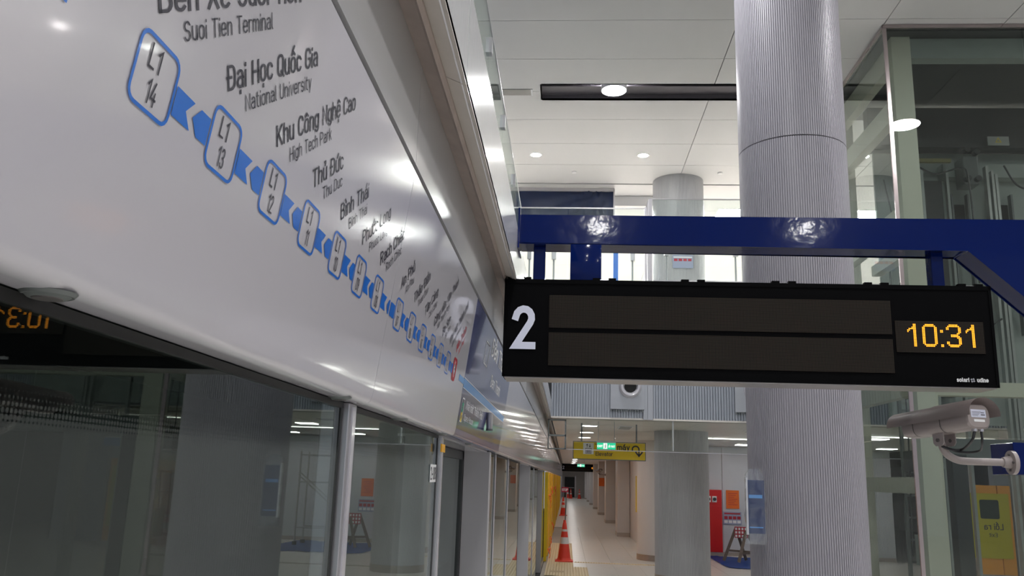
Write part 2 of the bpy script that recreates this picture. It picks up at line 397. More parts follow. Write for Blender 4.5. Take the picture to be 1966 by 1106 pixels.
# ================================================================== THE SETTING
# floor: tile pieces where they can be told apart, plain slab beyond
fl = struct('floor', bx(-.5, 16, 11.0, 93, -.3, -.012), 'grout')
struct('floor.001', bx(-.5, 16, -16, 11.0, -.3, 0), 'tile')
tb = B(); box(tb, .003, .597, .003, .597, -.012, 0)
t0 = obj('floor_tile', tb, 'tile', fl)
cnt = 0
for iy in range(0, 33):
    y = 15.2 + iy * .6
    for ix in range(-1, 9):
        x = ix * .6 - .15 + .03
        if x < -.5: continue
        if x > 1.9 and not (18 < y < 24) : continue
        if cnt > 280: break
        o = t0 if cnt == 0 else t0.copy()
        if cnt: COL.objects.link(o); o.parent = fl
        o.location = (x, y, 0); cnt += 1
stuff(obj('tile_bed', bx(-.5, 16, 35, 93, -.012, -.001), 'tile', fl))
stuff(obj('tile_bed', bx(2.0, 16, 11, 18, -.012, -.001), 'tile', fl))
stuff(obj('tile_bed', bx(5.2, 16, 18, 35, -.012, -.001), 'tile', fl))
stuff(obj('tile_bed', bx(-.5, 2.0, 11, 15.2, -.012, -.001), 'tile', fl))
tp = B(); box(tp, 0, .3, 0, .3, 0, .004)
for i in range(5):
    for j in range(5): box(tp, .03 + i * .06, .06 + i * .06, .03 + j * .06, .06 + j * .06, .004, .009)
t1 = obj('tactile_tile', tp, 'tact', fl, loc=(-.33, 18.3, 0)); k = 0
for i in range(3):
    for j in range(30):
        if i == 0 and j == 0: continue
        if i == 2 and j > 6: continue
        o = t1.copy(); COL.objects.link(o); o.parent = fl; o.location = (-.42 + i * .3 if i else -.42, 17.4 + j * .3, 0)
for i in range(9):
    o = t1.copy(); COL.objects.link(o); o.parent = fl; o.location = (.2 + i * .3, 20.55, 0); o.scale = (1, .5, 1)

# upper ceiling, made of long panels with open joints
HC = 8.25
ce = struct('ceiling', bx(-6, 17, -16, 17.72, HC + .5, HC + .6), 'ceilgap')
JX = [-6, -1.6, 2.3, 4.33, 5.95, 8.2, 10.3, 12.6, 17]
SY = [17.62 - 1.128 * k for k in range(0, 29)]
for i in range(len(SY) - 1):
    y1, y0 = SY[i], SY[i + 1]
    for a, b in zip(JX, JX[1:]):
        slot_hi = abs(y0 - 13.13) < .2; slot_lo = abs(y1 - 13.13) < .2
        x0, x1 = a + .006, b - .006
        yy0, yy1 = y0 + .005, y1 - .005
        if b > -.6 and a < 4.3 and (slot_hi or slot_lo):
            # panels notched around the long light slot
            if slot_hi: yy0 = 13.43
            else: yy1 = 12.84
            if a < -.53:
                obj('ceiling_panel', bx(x0, -.53, y0 + .005, y1 - .005, HC, HC + .03), 'ceil', ce); x0 = -.53
        obj('ceiling_panel', bx(x0, x1, yy0, yy1, HC, HC + .03), 'ceil', ce)
sl = obj('light_slot', bx(-.53, 4.30, 12.84, 13.43, HC + .22, HC + .24), 'slot', ce)
s2 = B(); box(s2, -.53, 4.30, 13.43, 13.45, HC, HC + .24); box(s2, -.55, -.53, 12.84, 13.43, HC, HC + .24); obj('slot_side', s2, 'slot', ce)
obj('slot_side', bx(-.53, 4.30, 12.82, 12.84, HC, HC + .24), 'slotd', ce)
obj('slot_tray', bx(-.53, 4.30, 13.12, 13.43, HC + .10, HC + .12), 'slot', ce)
# upper ceiling beyond the joint, over the concourse
c2 = struct('ceiling.001', bx(-8, 17, 17.66, 60, HC + .02, HC + .2), 'ceilgap')
for i in range(12):
    for a, b in zip([-8, -3, 2.3, 7.2, 12, 17], [-3, 2.3, 7.2, 12, 17, 17.1]):
        if b - a < 1: continue
        obj('ceiling_panel', bx(a + .006, b - .006, 17.66 + i * 1.8, 17.66 + (i + 1) * 1.8 - .01, HC - .01, HC + .02), 'ceil', c2)
for x, y in ((.2, 21.2), (3.1, 20.6), (5.5, 21.4)):
    obj('ceiling_hatch', bx(x, x + 1.1, y, y + .9, HC - .02, HC - .01), 'vent' if x > 3 and x < 4 else 'ceil', c2)
struct('wall_concourse', bx(-8, 17, 45, 45.2, 5.35, HC), 'ceil')
struct('floor.002', bx(-8, 17, 14.62, 45, 4.9, 5.22), 'tile')
# mezzanine soffit above the far platform
so = struct('ceiling.002', bx(-.28, 16, 14.61, 93, 2.94, 3.0), 'ceilgap')
for i in range(45):
    for a, b in ((-.27, 2.26), (2.27, 4.3), (4.31, 9)):
        if i > 12 and a > 0: continue
        y0 = 14.33 + i * 1.74
        obj('soffit_panel', bx(a, b, y0, y0 + 1.72, 2.90, 2.94), 'soff', so)
# ribbed upper fascia of the slab edge
fz = B(); y = 14.30
def corr(bm, x0, x1, z0, z1, y, p=.045, d=.026):
    x = x0; vs = []
    while x < x1 - 1e-4:
        for dx, dy in ((0, 0), (p * .6, 0), (p * .6, d), (p, d)):
            vs.append((min(x + dx, x1), y + dy))
        x += p
    lo = [bm.verts.new((a, b, z0)) for a, b in vs]; hi = [bm.verts.new((a, b, z1)) for a, b in vs]
    for i in range(len(vs) - 1): bm.faces.new((lo[i], lo[i + 1], hi[i + 1], hi[i]))
fa = struct('wall_fascia', bx(-.28, 16, 14.33, 14.6, 2.9, 5.24), 'plain')
for a, b in ((-.28, 1.25), (1.43, 6.0), (6.0, 16)):
    f_ = B(); corr(f_, a, b, 2.92, 5.235, 14.30); obj('ribbed_cladding', f_, 'corr', fa)
obj('edge_strip', bx(-.28, 16, 14.30, 14.34, 2.89, 2.92), 'soff', fa)
fp = B(); box(fp, 1.26, 1.33, 14.28, 14.33, 2.9, 5.235); box(fp, 1.335, 1.42, 14.285, 14.33, 2.9, 5.235); obj('cover_strip', fp, 'plain', fa)
# left upper slab edge over the doors
t_ = struct('trim_1', bx(-1.2, -.30, -3, 14.3, 3.0, 3.19), 'seal')
obj('slab_core', prism(B(), [(-.30, 2.92), (-.30, 3.18), (-1.2, 3.18), (-1.2, 2.99), (-.42, 2.99)], -3, 92), 'cream', t_)
yy = [-3, -.55, 2.03, 5.2, 8.97, 12.0, 14.28]
for a, b in zip(yy, yy[1:]):
    obj('fascia_panel', prism(B(), [(-.28, 2.905), (-.28, 3.19), (-.295, 3.19), (-.295, 2.905)], a + .003, b - .003), 'fascia', t_)
    obj('soffit_lip', prism(B(), [(-.28, 2.90), (-.335, 2.925), (-.335, 2.94), (-.28, 2.92)], a + .002, b - .002), 'cream', t_)
    obj('bulkhead_panel', prism(B(), [(-.402, 2.68), (-.402, 2.955), (-.412, 2.955), (-.412, 2.68)], a + .0015 + (.0 if b != 5.2 else 0), b - .0015), 'bulk', t_)
obj('groove_strip', prism(B(), [(-.335, 2.915), (-.342, 2.90), (-.352, 2.915), (-.352, 2.94), (-.335, 2.94)], -3, 14.3), 'groove', t_)
obj('soffit_inner', prism(B(), [(-.352, 2.935), (-.415, 2.96), (-.415, 2.98), (-.352, 2.96)], -3, 14.3), 'groove', t_)
obj('shadow_gap', bx(-.44, -.412, -3, 92, 2.655, 2.69), 'seal', t_)
obj('bulkhead_panel', bx(-.415, -.402, 14.29, 92, 2.68, 2.9), 'bulk', t_)
# track side and shell
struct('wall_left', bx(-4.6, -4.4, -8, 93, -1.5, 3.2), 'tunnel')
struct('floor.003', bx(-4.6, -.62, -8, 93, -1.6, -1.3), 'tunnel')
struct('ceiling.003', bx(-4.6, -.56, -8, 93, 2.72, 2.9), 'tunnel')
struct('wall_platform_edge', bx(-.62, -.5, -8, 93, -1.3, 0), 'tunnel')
struct('wall_right', bx(2.22, 2.4, 24.1, 93, 0, 2.9), 'colfar')
wr = struct('wall_rear', bx(2.4, 8.8, 24.1, 24.3, 0, 2.9), 'colfar')
for x0 in (2.45, 3.35, 4.27, 5.2, 6.1, 7.0, 7.9):
    obj('wall_panel', bx(x0, x0 + .90, 24.07, 24.1, .1, 2.88), 'rear', wr)
obj('baseboard', bx(2.4, 8.8, 24.06, 24.1, 0, .1), 'kick', wr)
wf = struct('wall_far', bx(-.5, 2.4, 92, 92.2, 0, 2.9), 'soff')
d1 = struct('door_1', bx(-.2, .85, 91.93, 91.99, 0, 2.08), 'darkm'); obj('door_frame', bx(.86, 1.0, 91.9, 91.99, 0, 2.2), 'alum', d1)
obj('push_bar', bx(-.1, .8, 91.9, 91.93, .95, 1.0), 'alum', d1)
struct('wall_right.001', bx(16, 16.2, -16, 60, 0, HC), 'ceil')

# ================================================================== PLATFORM SCREEN DOORS (left)
P0 = Vector((-.477, 0, 2.065)); P1 = Vector((-.402, 0, 2.6606)); TT = (P1 - P0).normalized(); NN = Vector((TT.z, 0, -TT.x))
def hp(s, t, off=.0012): v = P0 + TT * t + NN * off; return Vector((v.x, s, v.z))
def header(y0, y1, label, mat='header', group=None):
    o = thing('header_panel', label, 'panel', (-.5, y0, 2.065), 0, group)
    L = []
    L += [(P0 + TT * .6).xz[:]]; L += [(P0 + TT * .034).xz[:]]; L += [(P0 + TT * .03).xz[:]]
    c = [(-.4765, 2.078), (-.480, 2.068), (-.487, 2.0625), (-.50, 2.0605), (-.528, 2.0605), (-.528, 2.66)]
    pts = [(x + .5, z - 2.065) for x, z in L + c]
    b_ = prism(B(), pts, .0015, y1 - y0 - .0015)
    obj('face_panel', b_, mat, o, smooth=True)
    return o
h0 = header(-1.2, 2.03, 'glossy white panel above doors with the near half of the blue route line')
h1 = header(2.03, 3.60, 'glossy white panel with the far half of the route line and the red box')
h2 = header(3.60, 5.95, 'dark blue station name panel with a light blue stripe above doors', 'navy')
h3 = header(5.95, 8.97, 'plain glossy panel next beyond the dark blue name panel')
hy = 8.97
gl = ['first blank panel after the plain glossy panel beyond the blue one', 'second blank header panel down the platform', 'third blank header panel down the platform']
i = 0; HF = None
while hy < 91:
    ln = 2.45 if i % 2 else 3.3
    ln = min(ln, 92 - hy)
    if i < 3: header(hy, hy + ln, ['blank glossy header panel just before the hanging exit sign', 'blank glossy header panel second after the plain one, above grey door jambs', 'blank glossy header panel directly above the first orange board'][i])
    else: header(hy, hy + ln, 'small far header panel of the row above the orange boards', group='far header panels')
    hy += ln; i += 1
# map graphics: route line, boxes, lettering
U = Vector((0, 1, 0))
def rbox(bm, c, w_, h, t, r, wd, mi=0, off=.0016):
    pts = []
    for qx, qy, a in ((1, 1, 0), (-1, 1, 90), (-1, -1, 180), (1, -1, 270)):
        pts += A(qx * (w_ / 2 - r), qy * (h / 2 - r), r, r, a, a + 90, 4)
    pts.append(pts[0])
    ribbon(bm, pts, wd, lambda p: hp(c + p.x, t + p.y, off), mi)
def loc_bm(bm, par):
    m = Matrix.Translation(-par.location); bm.transform(m); return bm
stations = [(.802, '14'), (.987, '13'), (1.172, '12'), (1.354, '11'), (1.536, '10'), (1.711, '09'), (1.887, '08'), (2.137, '07'), (2.325, '06'), (2.512, '05'), (2.697, '04'), (2.885, '03'), (3.070, '02')]
TC = .2375
for par, sts in ((h0, stations[:7]), (h1, stations[7:])):
    for s, num in sts:
        bb = B(); rbox(bb, s, .084, .078, TC + .003, .014, .0045); 
        bb2 = B(); 
        text(bb2, 'L1', hp(s - .018, TC + .0095), U, TT, .0245, wt=.12, sq=1.0, gap=.25)
        text(bb2, num, hp(s + (.001 if '1' in num[:1] else 0), TC - .026), U, TT, .0245, wt=.12, sq=.8, gap=.22, align=.5)
        obj('station_box', loc_bm(bb, par), 'bluevinyl', par)
        obj('station_code', loc_bm(bb2, par), 'ink', par)
    for k in range(len(sts)):
        s = sts[k][0]
        idx = [q[0] for q in stations].index(s)
        nx = stations[idx + 1][0] if idx + 1 < len(stations) else 3.262
        a, b = s + .047, nx - .047
        if par is h0 and k == len(sts) - 1:
            pairs = [(a, a + .05, a + .062, 2.024)]
        elif par is h1 and k == 0:
            pairs = [(a, a + .044, a + .046, b)]
            ab = B(); ab.faces.new([ab.verts.new(hp(x_, y_)) for x_, y_ in ((2.036, TC - .0175), (2.036, TC + .0175), (2.087, TC + .0175), (2.087, TC - .0175))]); obj('route_arrow', loc_bm(ab, par), 'bluevinyl', par)
        else: pairs = [(a, a + .046, a + .047, b)]
        for p_, q_, r_, z_ in pairs:
            if z_ - p_ < .06: continue
            w1, w2 = .0175, .0175
            for poly in ([(p_, w1), (q_, w1), (q_ - .017, 0), (q_, -w2), (p_, -w2)], [(r_, 0), (r_ + .017, w1), (z_, w1), (z_, -w2), (r_ + .017, -w2)]):
                ab = B(); ab.faces.new([ab.verts.new(hp(x_, TC + y_)) for x_, y_ in poly]); obj('route_arrow', loc_bm(ab, par), 'bluevinyl', par)
ab = B(); ab.faces.new([ab.verts.new(hp(x_, y_)) for x_, y_ in ((.585, .232), (.642, .232), (.642, .30), (.585, .30))]); obj('route_arrow', loc_bm(ab, h0), 'bluevinyl', h0)
rb = B(); rbox(rb, 3.262, .084, .078, TC + .003, .014, .0045); rbox(rb, 3.262, .07, .064, TC + .003, .01, .026)
obj('terminus_box', loc_bm(rb, h1), 'redvinyl', h1)
rb = B(); text(rb, 'L1', hp(3.245, TC + .0095, .0022), U, TT, .0245, wt=.12, sq=1.0, gap=.25); text(rb, '01', hp(3.263, TC - .026, .0022), U, TT, .0245, wt=.12, align=.5)
obj('station_code', loc_bm(rb, h1), 'wtext', h1)
names = [(.802 - .185, 'Bến Xe Suối Tiên', 'Suoi Tien Terminal'), None, ]
ang = rad(33.2); UD = U * cos(ang) + TT * sin(ang); VD = -U * sin(ang) + TT * cos(ang)
nm = [(.802, 'Bến Xe Suối Tiên', .40, 'Suoi Tien Terminal', .245), (.987, 'Đại Học Quốc Gia', .320, 'National University', .243), (1.172, 'Khu Công Nghệ Cao', .372, 'High Tech Park', .19),
      (1.354, 'Thủ Đức', .155, 'Thu Duc', .103), (1.536, 'Bình Thái', .175, 'Binh Thai', .118), (1.711, 'Phước Long', .215, 'Phuoc Long', .142), (1.887, 'Rạch Chiếc', .210, 'Rach Chiec', .14),
      (2.137, 'An Phú', .142, 'An Phu', .09), (2.325, 'Thảo Điền', .198, 'Thao Dien', .13), (2.512, 'Tân Cảng', .180, 'Tan Cang', .122), (2.697, 'Công viên Văn Thánh', .40, 'Van Thanh Park', .2), (2.885, 'Ba Son', .13, 'Ba Son', .09), (3.070, 'Nhà hát Thành phố', .36, 'Opera House', .17)]
for i, (s, a, la, b, lb) in enumerate(nm):
    par = h0 if i < 7 else h1
    nb = B(); text(nb, a, hp(s - .022, .307), UD, VD, .0285, wt=.135, width=la)
    text(nb, b, hp(s + .038, .306), UD, VD, .0205, wt=.105, width=lb)
    obj('station_name', loc_bm(nb, par), 'ink', par)
nb = B(); text(nb, 'Bến Thành', hp(3.240, .307), UD, VD, .0285, wt=.14, width=.2); text(nb, 'Ben Thanh', hp(3.30, .306), UD, VD, .0205, wt=.11, width=.13)
obj('station_name', loc_bm(nb, h1), 'redvinyl', h1)
sb = B(); sb.faces.new([sb.verts.new(hp(x_, y_, .001)) for x_, y_ in ((3.43, TC - .02), (3.597, TC - .02), (3.597, TC + .005), (3.43, TC + .005))]); obj('route_stripe', loc_bm(sb, h1), 'sky', h1)
sb = B(); sb.faces.new([sb.verts.new(hp(x_, y_, .001)) for x_, y_ in ((3.603, .205), (5.94, .205), (5.94, .245), (3.603, .245))]); obj('route_stripe', loc_bm(sb, h2), 'sky', h2)
sb = B()
for t_0 in (.204, .247): sb.faces.new([sb.verts.new(hp(x_, y_, .0012)) for x_, y_ in ((3.603, t_0), (5.94, t_0), (5.94, t_0 + .003), (3.603, t_0 + .003))])
rbox(sb, 3.69, .075, .1, .115, .01, .006); text(sb, 'Nhà hát Thành Phố', hp(3.80, .130), U, TT, .034, wt=.15, width=.74); text(sb, 'Opera House', hp(3.80, .078), U, TT, .026, wt=.12, width=.36)
rbox(sb, 4.28, .19, .11, .45, .012, .008); text(sb, 'L1', hp(4.22, .46), U, TT, .035); text(sb, '02', hp(4.22, .405), U, TT, .035)
text(sb, 'Bến Thành', hp(4.5, .48), U, TT, .085, wt=.15, width=1.0); text(sb, 'Ben Thanh', hp(4.7, .33), U, TT, .06, wt=.13, width=.62)
obj('station_lettering', loc_bm(sb, h2), 'wtext', h2)
gb = B(); rbox(gb, 3.69, .03, .03, .125, .006, .014, off=.002); obj('green_icon', loc_bm(gb, h2), 'greenp', h2)
gb = B(); rbox(gb, 3.69, .03, .03, .085, .006, .014, off=.002); obj('yellow_icon', loc_bm(gb, h2), 'yprint', h2)
ln = thing('emergency_lamp', 'small grey oval lamp fitting on the blue station name panel', 'lamp', (-.440, 4.79, 2.205))
lb = B(); 
for k_ in range(2): pass
cyl(lb, (0, 0, -.045), (0, 0, .045), .018, 14); obj('lamp_body', lb, 'alum', ln)
lb = B(); cyl(lb, (.0, 0, -.056), (0, 0, -.045), .02, 14); obj('lamp_cap', lb, 'mid', ln)
for y_, lab in ((.772, 'round bronze sensor under the header nearest the camera'), (1.86, 'small round sensor under header just before the first mullion'), (2.55, 'small round sensor under header between the two mullions'), (3.42, 'small round sensor under header beside the orange tag'), (4.4, 'small round sensor under header above the door recess')):
    sn = thing('ceiling_sensor', lab, 'sensor', (-.508, y_, 2.0615))
    q = B(); lathe(q, [(.0, -.001), (.026, -.001), (.026, .0), (.018, -.006), (0, -.006)], n=20); lathe(q, [(.027, 0), (.024, -.004), (.018, -.003), (.018, 0)], n=20); obj('rim', q, 'mid', sn, smooth=True)
    q = B(); lathe(q, [(0, -.007), (.014, -.007), (.017, -.003), (.017, 0)], n=20); obj('lens', q, 'cctvd', sn, smooth=True)
# glass screens
GX = -.53
def screen(y0, y1, label, group=None, film=True, x=GX):
    o = thing('glass_screen', label, 'glass screen', (x, y0, 0), 0, group)
    obj('pane', bx(-.003, 0, .012, y1 - y0 - .012, .12, 2.05), 'psdglass', o)
    f = B(); 
    for a in ((0, .012), (y1 - y0 - .012, y1 - y0)): box(f, -.014, .002, a[0], a[1], .1, 2.055)
    box(f, -.014, .002, 0, y1 - y0, .1, .12); box(f, -.014, .004, 0, y1 - y0, 2.045, 2.058)
    obj('edge_seal', f, 'seal', o)
    if film:
        q = B(); q.faces.new([q.verts.new(v) for v in ((.0015, .012, .12), (.0015, y1 - y0 - .012, .12), (.0015, y1 - y0 - .012, 1.975), (.0015, .012, 1.975))])
        fo = obj('frosted_film', q, 'film', o)
    obj('sill', bx(-.03, .02, 0, y1 - y0, 0, .1), 'alum', o)
    return o
def mullion(y0, y1, label, x=GX, group=None, d=.035):
    o = thing('mullion', label, 'post', (x, y0, 0), 0, group)
    q = B(); w_ = y1 - y0
    box(q, -.05, d, 0, w_, 0, 2.058, bev=.003); obj('post', q, 'alum', o)
    q = B(); box(q, d - .001, d + .004, w_ * .3, w_ * .7, 0, 2.05); obj('cover_strip', q, 'header', o)
    return o
screen(-1.6, 1.96, 'wide dark glass screen at lower left, reflecting the amber clock')
mullion(1.965, 2.035, 'grey metal mullion between the first two glass screens', d=.018)
screen(2.04, 3.47, 'glass screen with the 2-08 sticker, between the two mullions')
mullion(3.475, 3.53, 'grey mullion beside the 2-08 sticker at the door recess', d=.016)
st = thing('door_number_sticker', 'white sticker reading 2-08 on the glass', 'sticker', (GX + .003, 3.30, 1.87))
obj('sticker_face', bx(0, .001, 0, .145, 0, .068), 'wtext', st)
q = B(); text(q, '2-08', (.0018, .012, .012), (0, 1, 0), (0, 0, 1), .044, wt=.14, width=.12); obj('lettering', q, 'ink', st)
tg = thing('paper_tag', 'small orange tag folded over the top of the mullion', 'tag', (GX, 3.5, 1.99)); obj('tag_paper', bx(.017, .022, -.05, .05, 0, .032), 'tagm', tg)
def recess(y0, y1, lab, far=False):
    o = thing('sliding_door', lab + ' pair of sliding platform doors set back in a recess', 'door', (-.69, y0, 0), 0)
    L_ = y1 - y0
    for i in range(2):
        a = .02 + i * L_ / 2; b = a + L_ / 2 - .03
        p_ = obj('door_leaf', bx(-.01, 0, a + .04, b - .04, .06, 2.0), 'psdglass', o)
        f = B(); box(f, -.03, .012, a, a + .04, 0, 2.05); box(f, -.03, .012, b - .04, b, 0, 2.05); box(f, -.03, .012, a, b, 0, .06); box(f, -.03, .012, a, b, 2.0, 2.05)
        obj('leaf_frame', f, 'darkm', o)
    obj('end_jamb', bx(.014, .182, L_, L_ + .12, 0, 2.055), 'jamb', o)
    obj('start_jamb', bx(.014, .13, -.06, 0, 0, 2.055), 'jamb', o)
    obj('recess_soffit', bx(-.03, .156, 0, L_, 2.055, 2.066), 'header', o)
    obj('soffit_edge', bx(.150, .164, 0, L_, 2.050, 2.060), 'alum', o)
    return o
recess(3.59, 5.62, 'nearest')
recess(9.7, 11.9, 'second nearest, mostly hidden,')
recess(15.9, 18.1, 'third nearest, sliver-thin,')
for a, b, l in ((5.76, 6.30, 'narrow glass screen right after the first door recess'), (6.36, 7.68, 'tall glass screen between two black seals after the first recess'), (7.74, 9.62, 'glass screen before the second door recess'), (12.05, 13.8, 'glass screen beyond the second door recess, reflecting a cone'), (13.86, 15.8, 'glass screen just before the third door recess'), (18.25, 20.5, 'last glass screen before the orange boards')):
    screen(a, b, l)
for a, l in ((6.305, 'thin dark jointed post first after the nearest door recess'), (7.685, 'thin dark jointed post second after the nearest door recess'), (13.805, 'thin post far, between two screens near the third recess')):
    mullion(a, a + .05, l, d=.006)
# orange boards along the far doors
y_ = 20.6; i = 0
lab1 = ['nearest orange board along the platform doors, with orange tape on it', 'second nearest orange board along the platform doors', 'third nearest orange board along the platform doors', 'fourth nearest orange board along the platform doors']
while y_ < 62:
    L_ = [1.5, 1.1, 2.0][i % 3]
    if i < 4: o = thing('orange_board', lab1[i], 'board', (-.5, y_, 0))
    else: o = thing('orange_board', 'far orange board in the row along the platform doors', 'board', (-.5, y_, 0), 0, 'far orange boards')
    obj('board_sheet', bx(-.02, .03 + .015 * (i % 2), .03, L_ - .05, 0, 2.04), 'orange', o)
    obj('frame_post', bx(-.02, .055, 0, .05, 0, 2.04), 'yellow', o); obj('frame_post', bx(-.02, .055, L_ - .05, L_, 0, 2.04), 'yellow', o)
    y_ += L_; i += 1
for k_, (yy_, z_) in enumerate(((21.2, 1.5), (24.3, 1.62), (30, 1.6), (23.2, .35), (26.5, .6), (20.9, .25))):
    q = B(); rnd = random.Random(k_)
    for j in range(3):
        pts = [(.02, 0, 0)]
        for t in range(5): pts.append((.03 + rnd.uniform(0, .05), pts[-1][1] + rnd.uniform(.05, .25), pts[-1][2] - rnd.uniform(-.04, .12)))
        tube(q, spline(pts, 3), .008, 5)
    o = obj('barrier_tape', q, 'tapem', None, loc=(-.45, yy_, z_)); tag(o, ['strand of orange tape at mid height on nearest orange board', 'tuft of orange tape on the third orange board', 'tuft of orange tape farthest down the boards', 'tuft of orange tape low on second orange board', 'loose orange tape low down, farther than the others', 'orange tape tuft lowest on the nearest orange board'][k_], 'tape')
struct('wall_doors', bx(-.6, -.5, 62.8, 91.9, 0, 2.04), 'jamb')

# ================================================================== DEPARTURE BOARD FRAME
def portal(loc, label):
    o = thing('sign_gantry', label, 'gantry', loc)
    q = B(); prism(q, [(-.278, 3.273), (2.80, 3.273), (2.80, 0), (2.47, 0), (2.47, 2.70), (2.034, 3.107), (-.278, 3.110)], 0, .17)
    bmesh.ops.bevel(q, geom=q.edges[:], offset=.006, segments=2, affect='EDGES')
    obj('beam', q, 'blue', o, smooth=True)
    obj('drop_post', bx(.0, .163, 0, .12, 2.915, 3.112, bev=.005), 'blue', o, smooth=True)
    obj('hanger', bx(-.197, -.133, .06, .13, 2.915, 3.112, bev=.004), 'blue', o)
    obj('hanger', bx(1.868, 1.930, .06, .13, 2.915, 3.112, bev=.004), 'blue', o)
    obj('bracket_box', bx(2.118, 2.47, -.08, .14, 1.985, 2.135, bev=.003), 'blue', o)
    obj('mounting_plate', bx(-.279, -.27, -.03, .2, 3.08, 3.30), 'blue', o)
    return o
g1 = portal((0, 4.30, 0), 'glossy dark blue steel gantry carrying the big black departure board')
D1 = dict(
)
PIX = {'1': ["....##", "....##", "...###", ".#####", "##..##", "#...##", "....##", "....##", "....##", "....##", "....##", "....##", "....##", "....##", "....##", "....##"],
 '0': ["..######..", ".########.", "##......##", "##......##", "##......##", "##......##", "##......##", "##......##", "##......##", "##......##", "##......##", "##......##", "##......##", "##......##", ".########.", "..######.."],
 '3': ["..######..", ".########.", "##......##", "##......##", "........##", "........##", ".......##.", "...#####..", "...######.", ".......###", "........##", "........##", "##......##", "##......##", ".########.", "..######.."],
 ':': ["..", "..", "..", "..", "##", "##", "..", "..", "..", "..", "..", "..", "..", "..", "##", "##"]}
def board(loc, label, far=False):
    o = thing('departure_board', label, 'display board', loc)
    x0, x1, z0, z1 = -.337, 2.10, 2.397, 2.905
    obj('housing', bx(x0, x1, .004, .20, z0 + .004, z1, bev=.004), 'black', o)
    f = B(); 
    for a in ((x0, x1, 0, .006, z1 - .022, z1), (x0, x1, 0, .006, z0, z0 + .012), (x0, x0 + .014, 0, .006, z0, z1), (x1 - .014, x1, 0, .006, z0, z1)): box(f, *a)
    obj('front_rim', f, 'black', o)
    obj('underside_tray', bx(x0 + .012, x1 - .012, .006, .195, z0 - .006, z0 + .004), 'under', o)
    for a, b, c, d in ((-.104, 1.606, 2.652, 2.822), (-.104, 1.606, 2.458, 2.626), (1.622, 2.047, 2.562, 2.722)):
        obj('led_matrix', bx(a, b, -.0015, .006, c, d), 'led', o)
    q = B(); text(q, '2', (-.276, -.002, 2.556), (1, 0, 0), (0, 0, 1), .190, wt=.195, sq=.93); 
    obj('platform_number', q, 'white', o)
    n_ = 0
    q = B(); x = 1.686; P = .0072; ix = math.floor(1.680 / P); iz = math.floor(2.700 / P)
    for ch in '10:31':
        for r_, row in enumerate(PIX[ch]):
            for c_, v in enumerate(row):
                if v == '#':
                    cx = (ix + c_ + .5) * P; cz = (iz - r_ + .5) * P; e = P * .36
                    q.faces.new([q.verts.new((cx + a * e, -.003, cz + b * e)) for a, b in ((-1, -1), (1, -1), (1, 1), (-1, 1))])
        ix += len(PIX[ch][0]) + (2 if ch in '0:' else 3 if ch == '3' else 4)
    stuff(obj('clock_digits', q, 'dot', o))
    q = B(); text(q, 'solari', (1.900, -.001, 2.424), (1, 0, 0), (0, 0, 1), .017, wt=.24, width=.055, gap=.3); text(q, 'udine', (1.996, -.001, 2.424), (1, 0, 0), (0, 0, 1), .017, wt=.24, width=.05, gap=.3)
    obj('maker_lettering', q, 'wtext', o)
    q = B(); c = (1.974, 2.431)
    for k in range(4):
        a = k * pi / 2 + .3; 
        pts = [(c[0] + .010 * cos(a), c[1] + .010 * sin(a)), (c[0] + .013 * cos(a + .9), c[1] + .013 * sin(a + .9)), (c[0] + .005 * cos(a + 1.5), c[1] + .005 * sin(a + 1.5)), (c[0] + .004 * cos(a), c[1] + .004 * sin(a))]
        q.faces.new([q.verts.new((px, -.001, pz)) for px, pz in pts])
    obj('maker_emblem', q, 'alum', o)
    for cx in (-.262, .178, .632, 1.09, 1.55, 2.01):
        hg = obj('hinge_block', bx(cx - .060, cx - .022, .012, .04, z1, z1 + .014), 'black', o); obj('hinge_block', bx(cx + .022, cx + .060, .012, .04, z1, z1 + .014), 'black', o)
        q = B(); cyl(q, (cx - .03, .026, z1 + .006), (cx + .03, .026, z1 + .006), .002, 6); obj('hinge_pin', q, 'alum', hg)
    return o
b1 = board((0, 4.25, 0), 'large black departure board showing platform 2 and clock 10:31')
g2 = dup(g1, (0, 59.3, 0), 'tiny far blue gantry at the end of the platform')
b2 = dup(b1, (0, 59.25, 0), 'tiny far black departure board at the platform end')
for ch in [x for x in bpy.data.objects if x.parent is g2]:
    pass

# ================================================================== COLUMNS
def ribbed(r, z0, z1, n, d=.009):
    q = B(); pr = []
    for i in range(n):
        a = 2 * pi * i / n; s = 2 * pi / n
        pr += [(r, a), (r, a + s * .55), (r - d, a + s * .62), (r - d, a + s * .93)]
    lo = [q.verts.new((p * cos(a), p * sin(a), z0)) for p, a in pr]; hi = [q.verts.new((p * cos(a), p * sin(a), z1)) for p, a in pr]
    m = len(pr)
    for i in range(m): q.faces.new((lo[i], lo[(i + 1) % m], hi[(i + 1) % m], hi[i]))
    q.faces.new(hi); q.faces.new(lo[::-1])
    return q
def column(x, y, label, top=HC, n=150, seam=5.29, mat='col', name='round_column'):
    o = thing(name, label, 'column', (x, y, 0))
    q = B(); lathe(q, [(.545, 0), (.545, .14), (.53, .145)], n=48); obj('kick_band', q, 'kick', o, smooth=True)
    obj('lower_cladding', ribbed(.538, .14, seam - .006, n), mat, o)
    q = B(); lathe(q, [(.52, seam - .03), (.52, seam + .03)], n=40); obj('joint_ring', q, 'seal', o)
    obj('upper_cladding', ribbed(.538, seam + .006, top, n), mat, o)
    return o
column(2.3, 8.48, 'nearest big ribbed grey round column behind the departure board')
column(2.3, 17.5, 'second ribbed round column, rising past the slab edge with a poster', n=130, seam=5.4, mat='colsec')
o = thing('round_column', 'third smooth grey round column half hidden behind the second', 'column', (2.32, 22.1, 0))
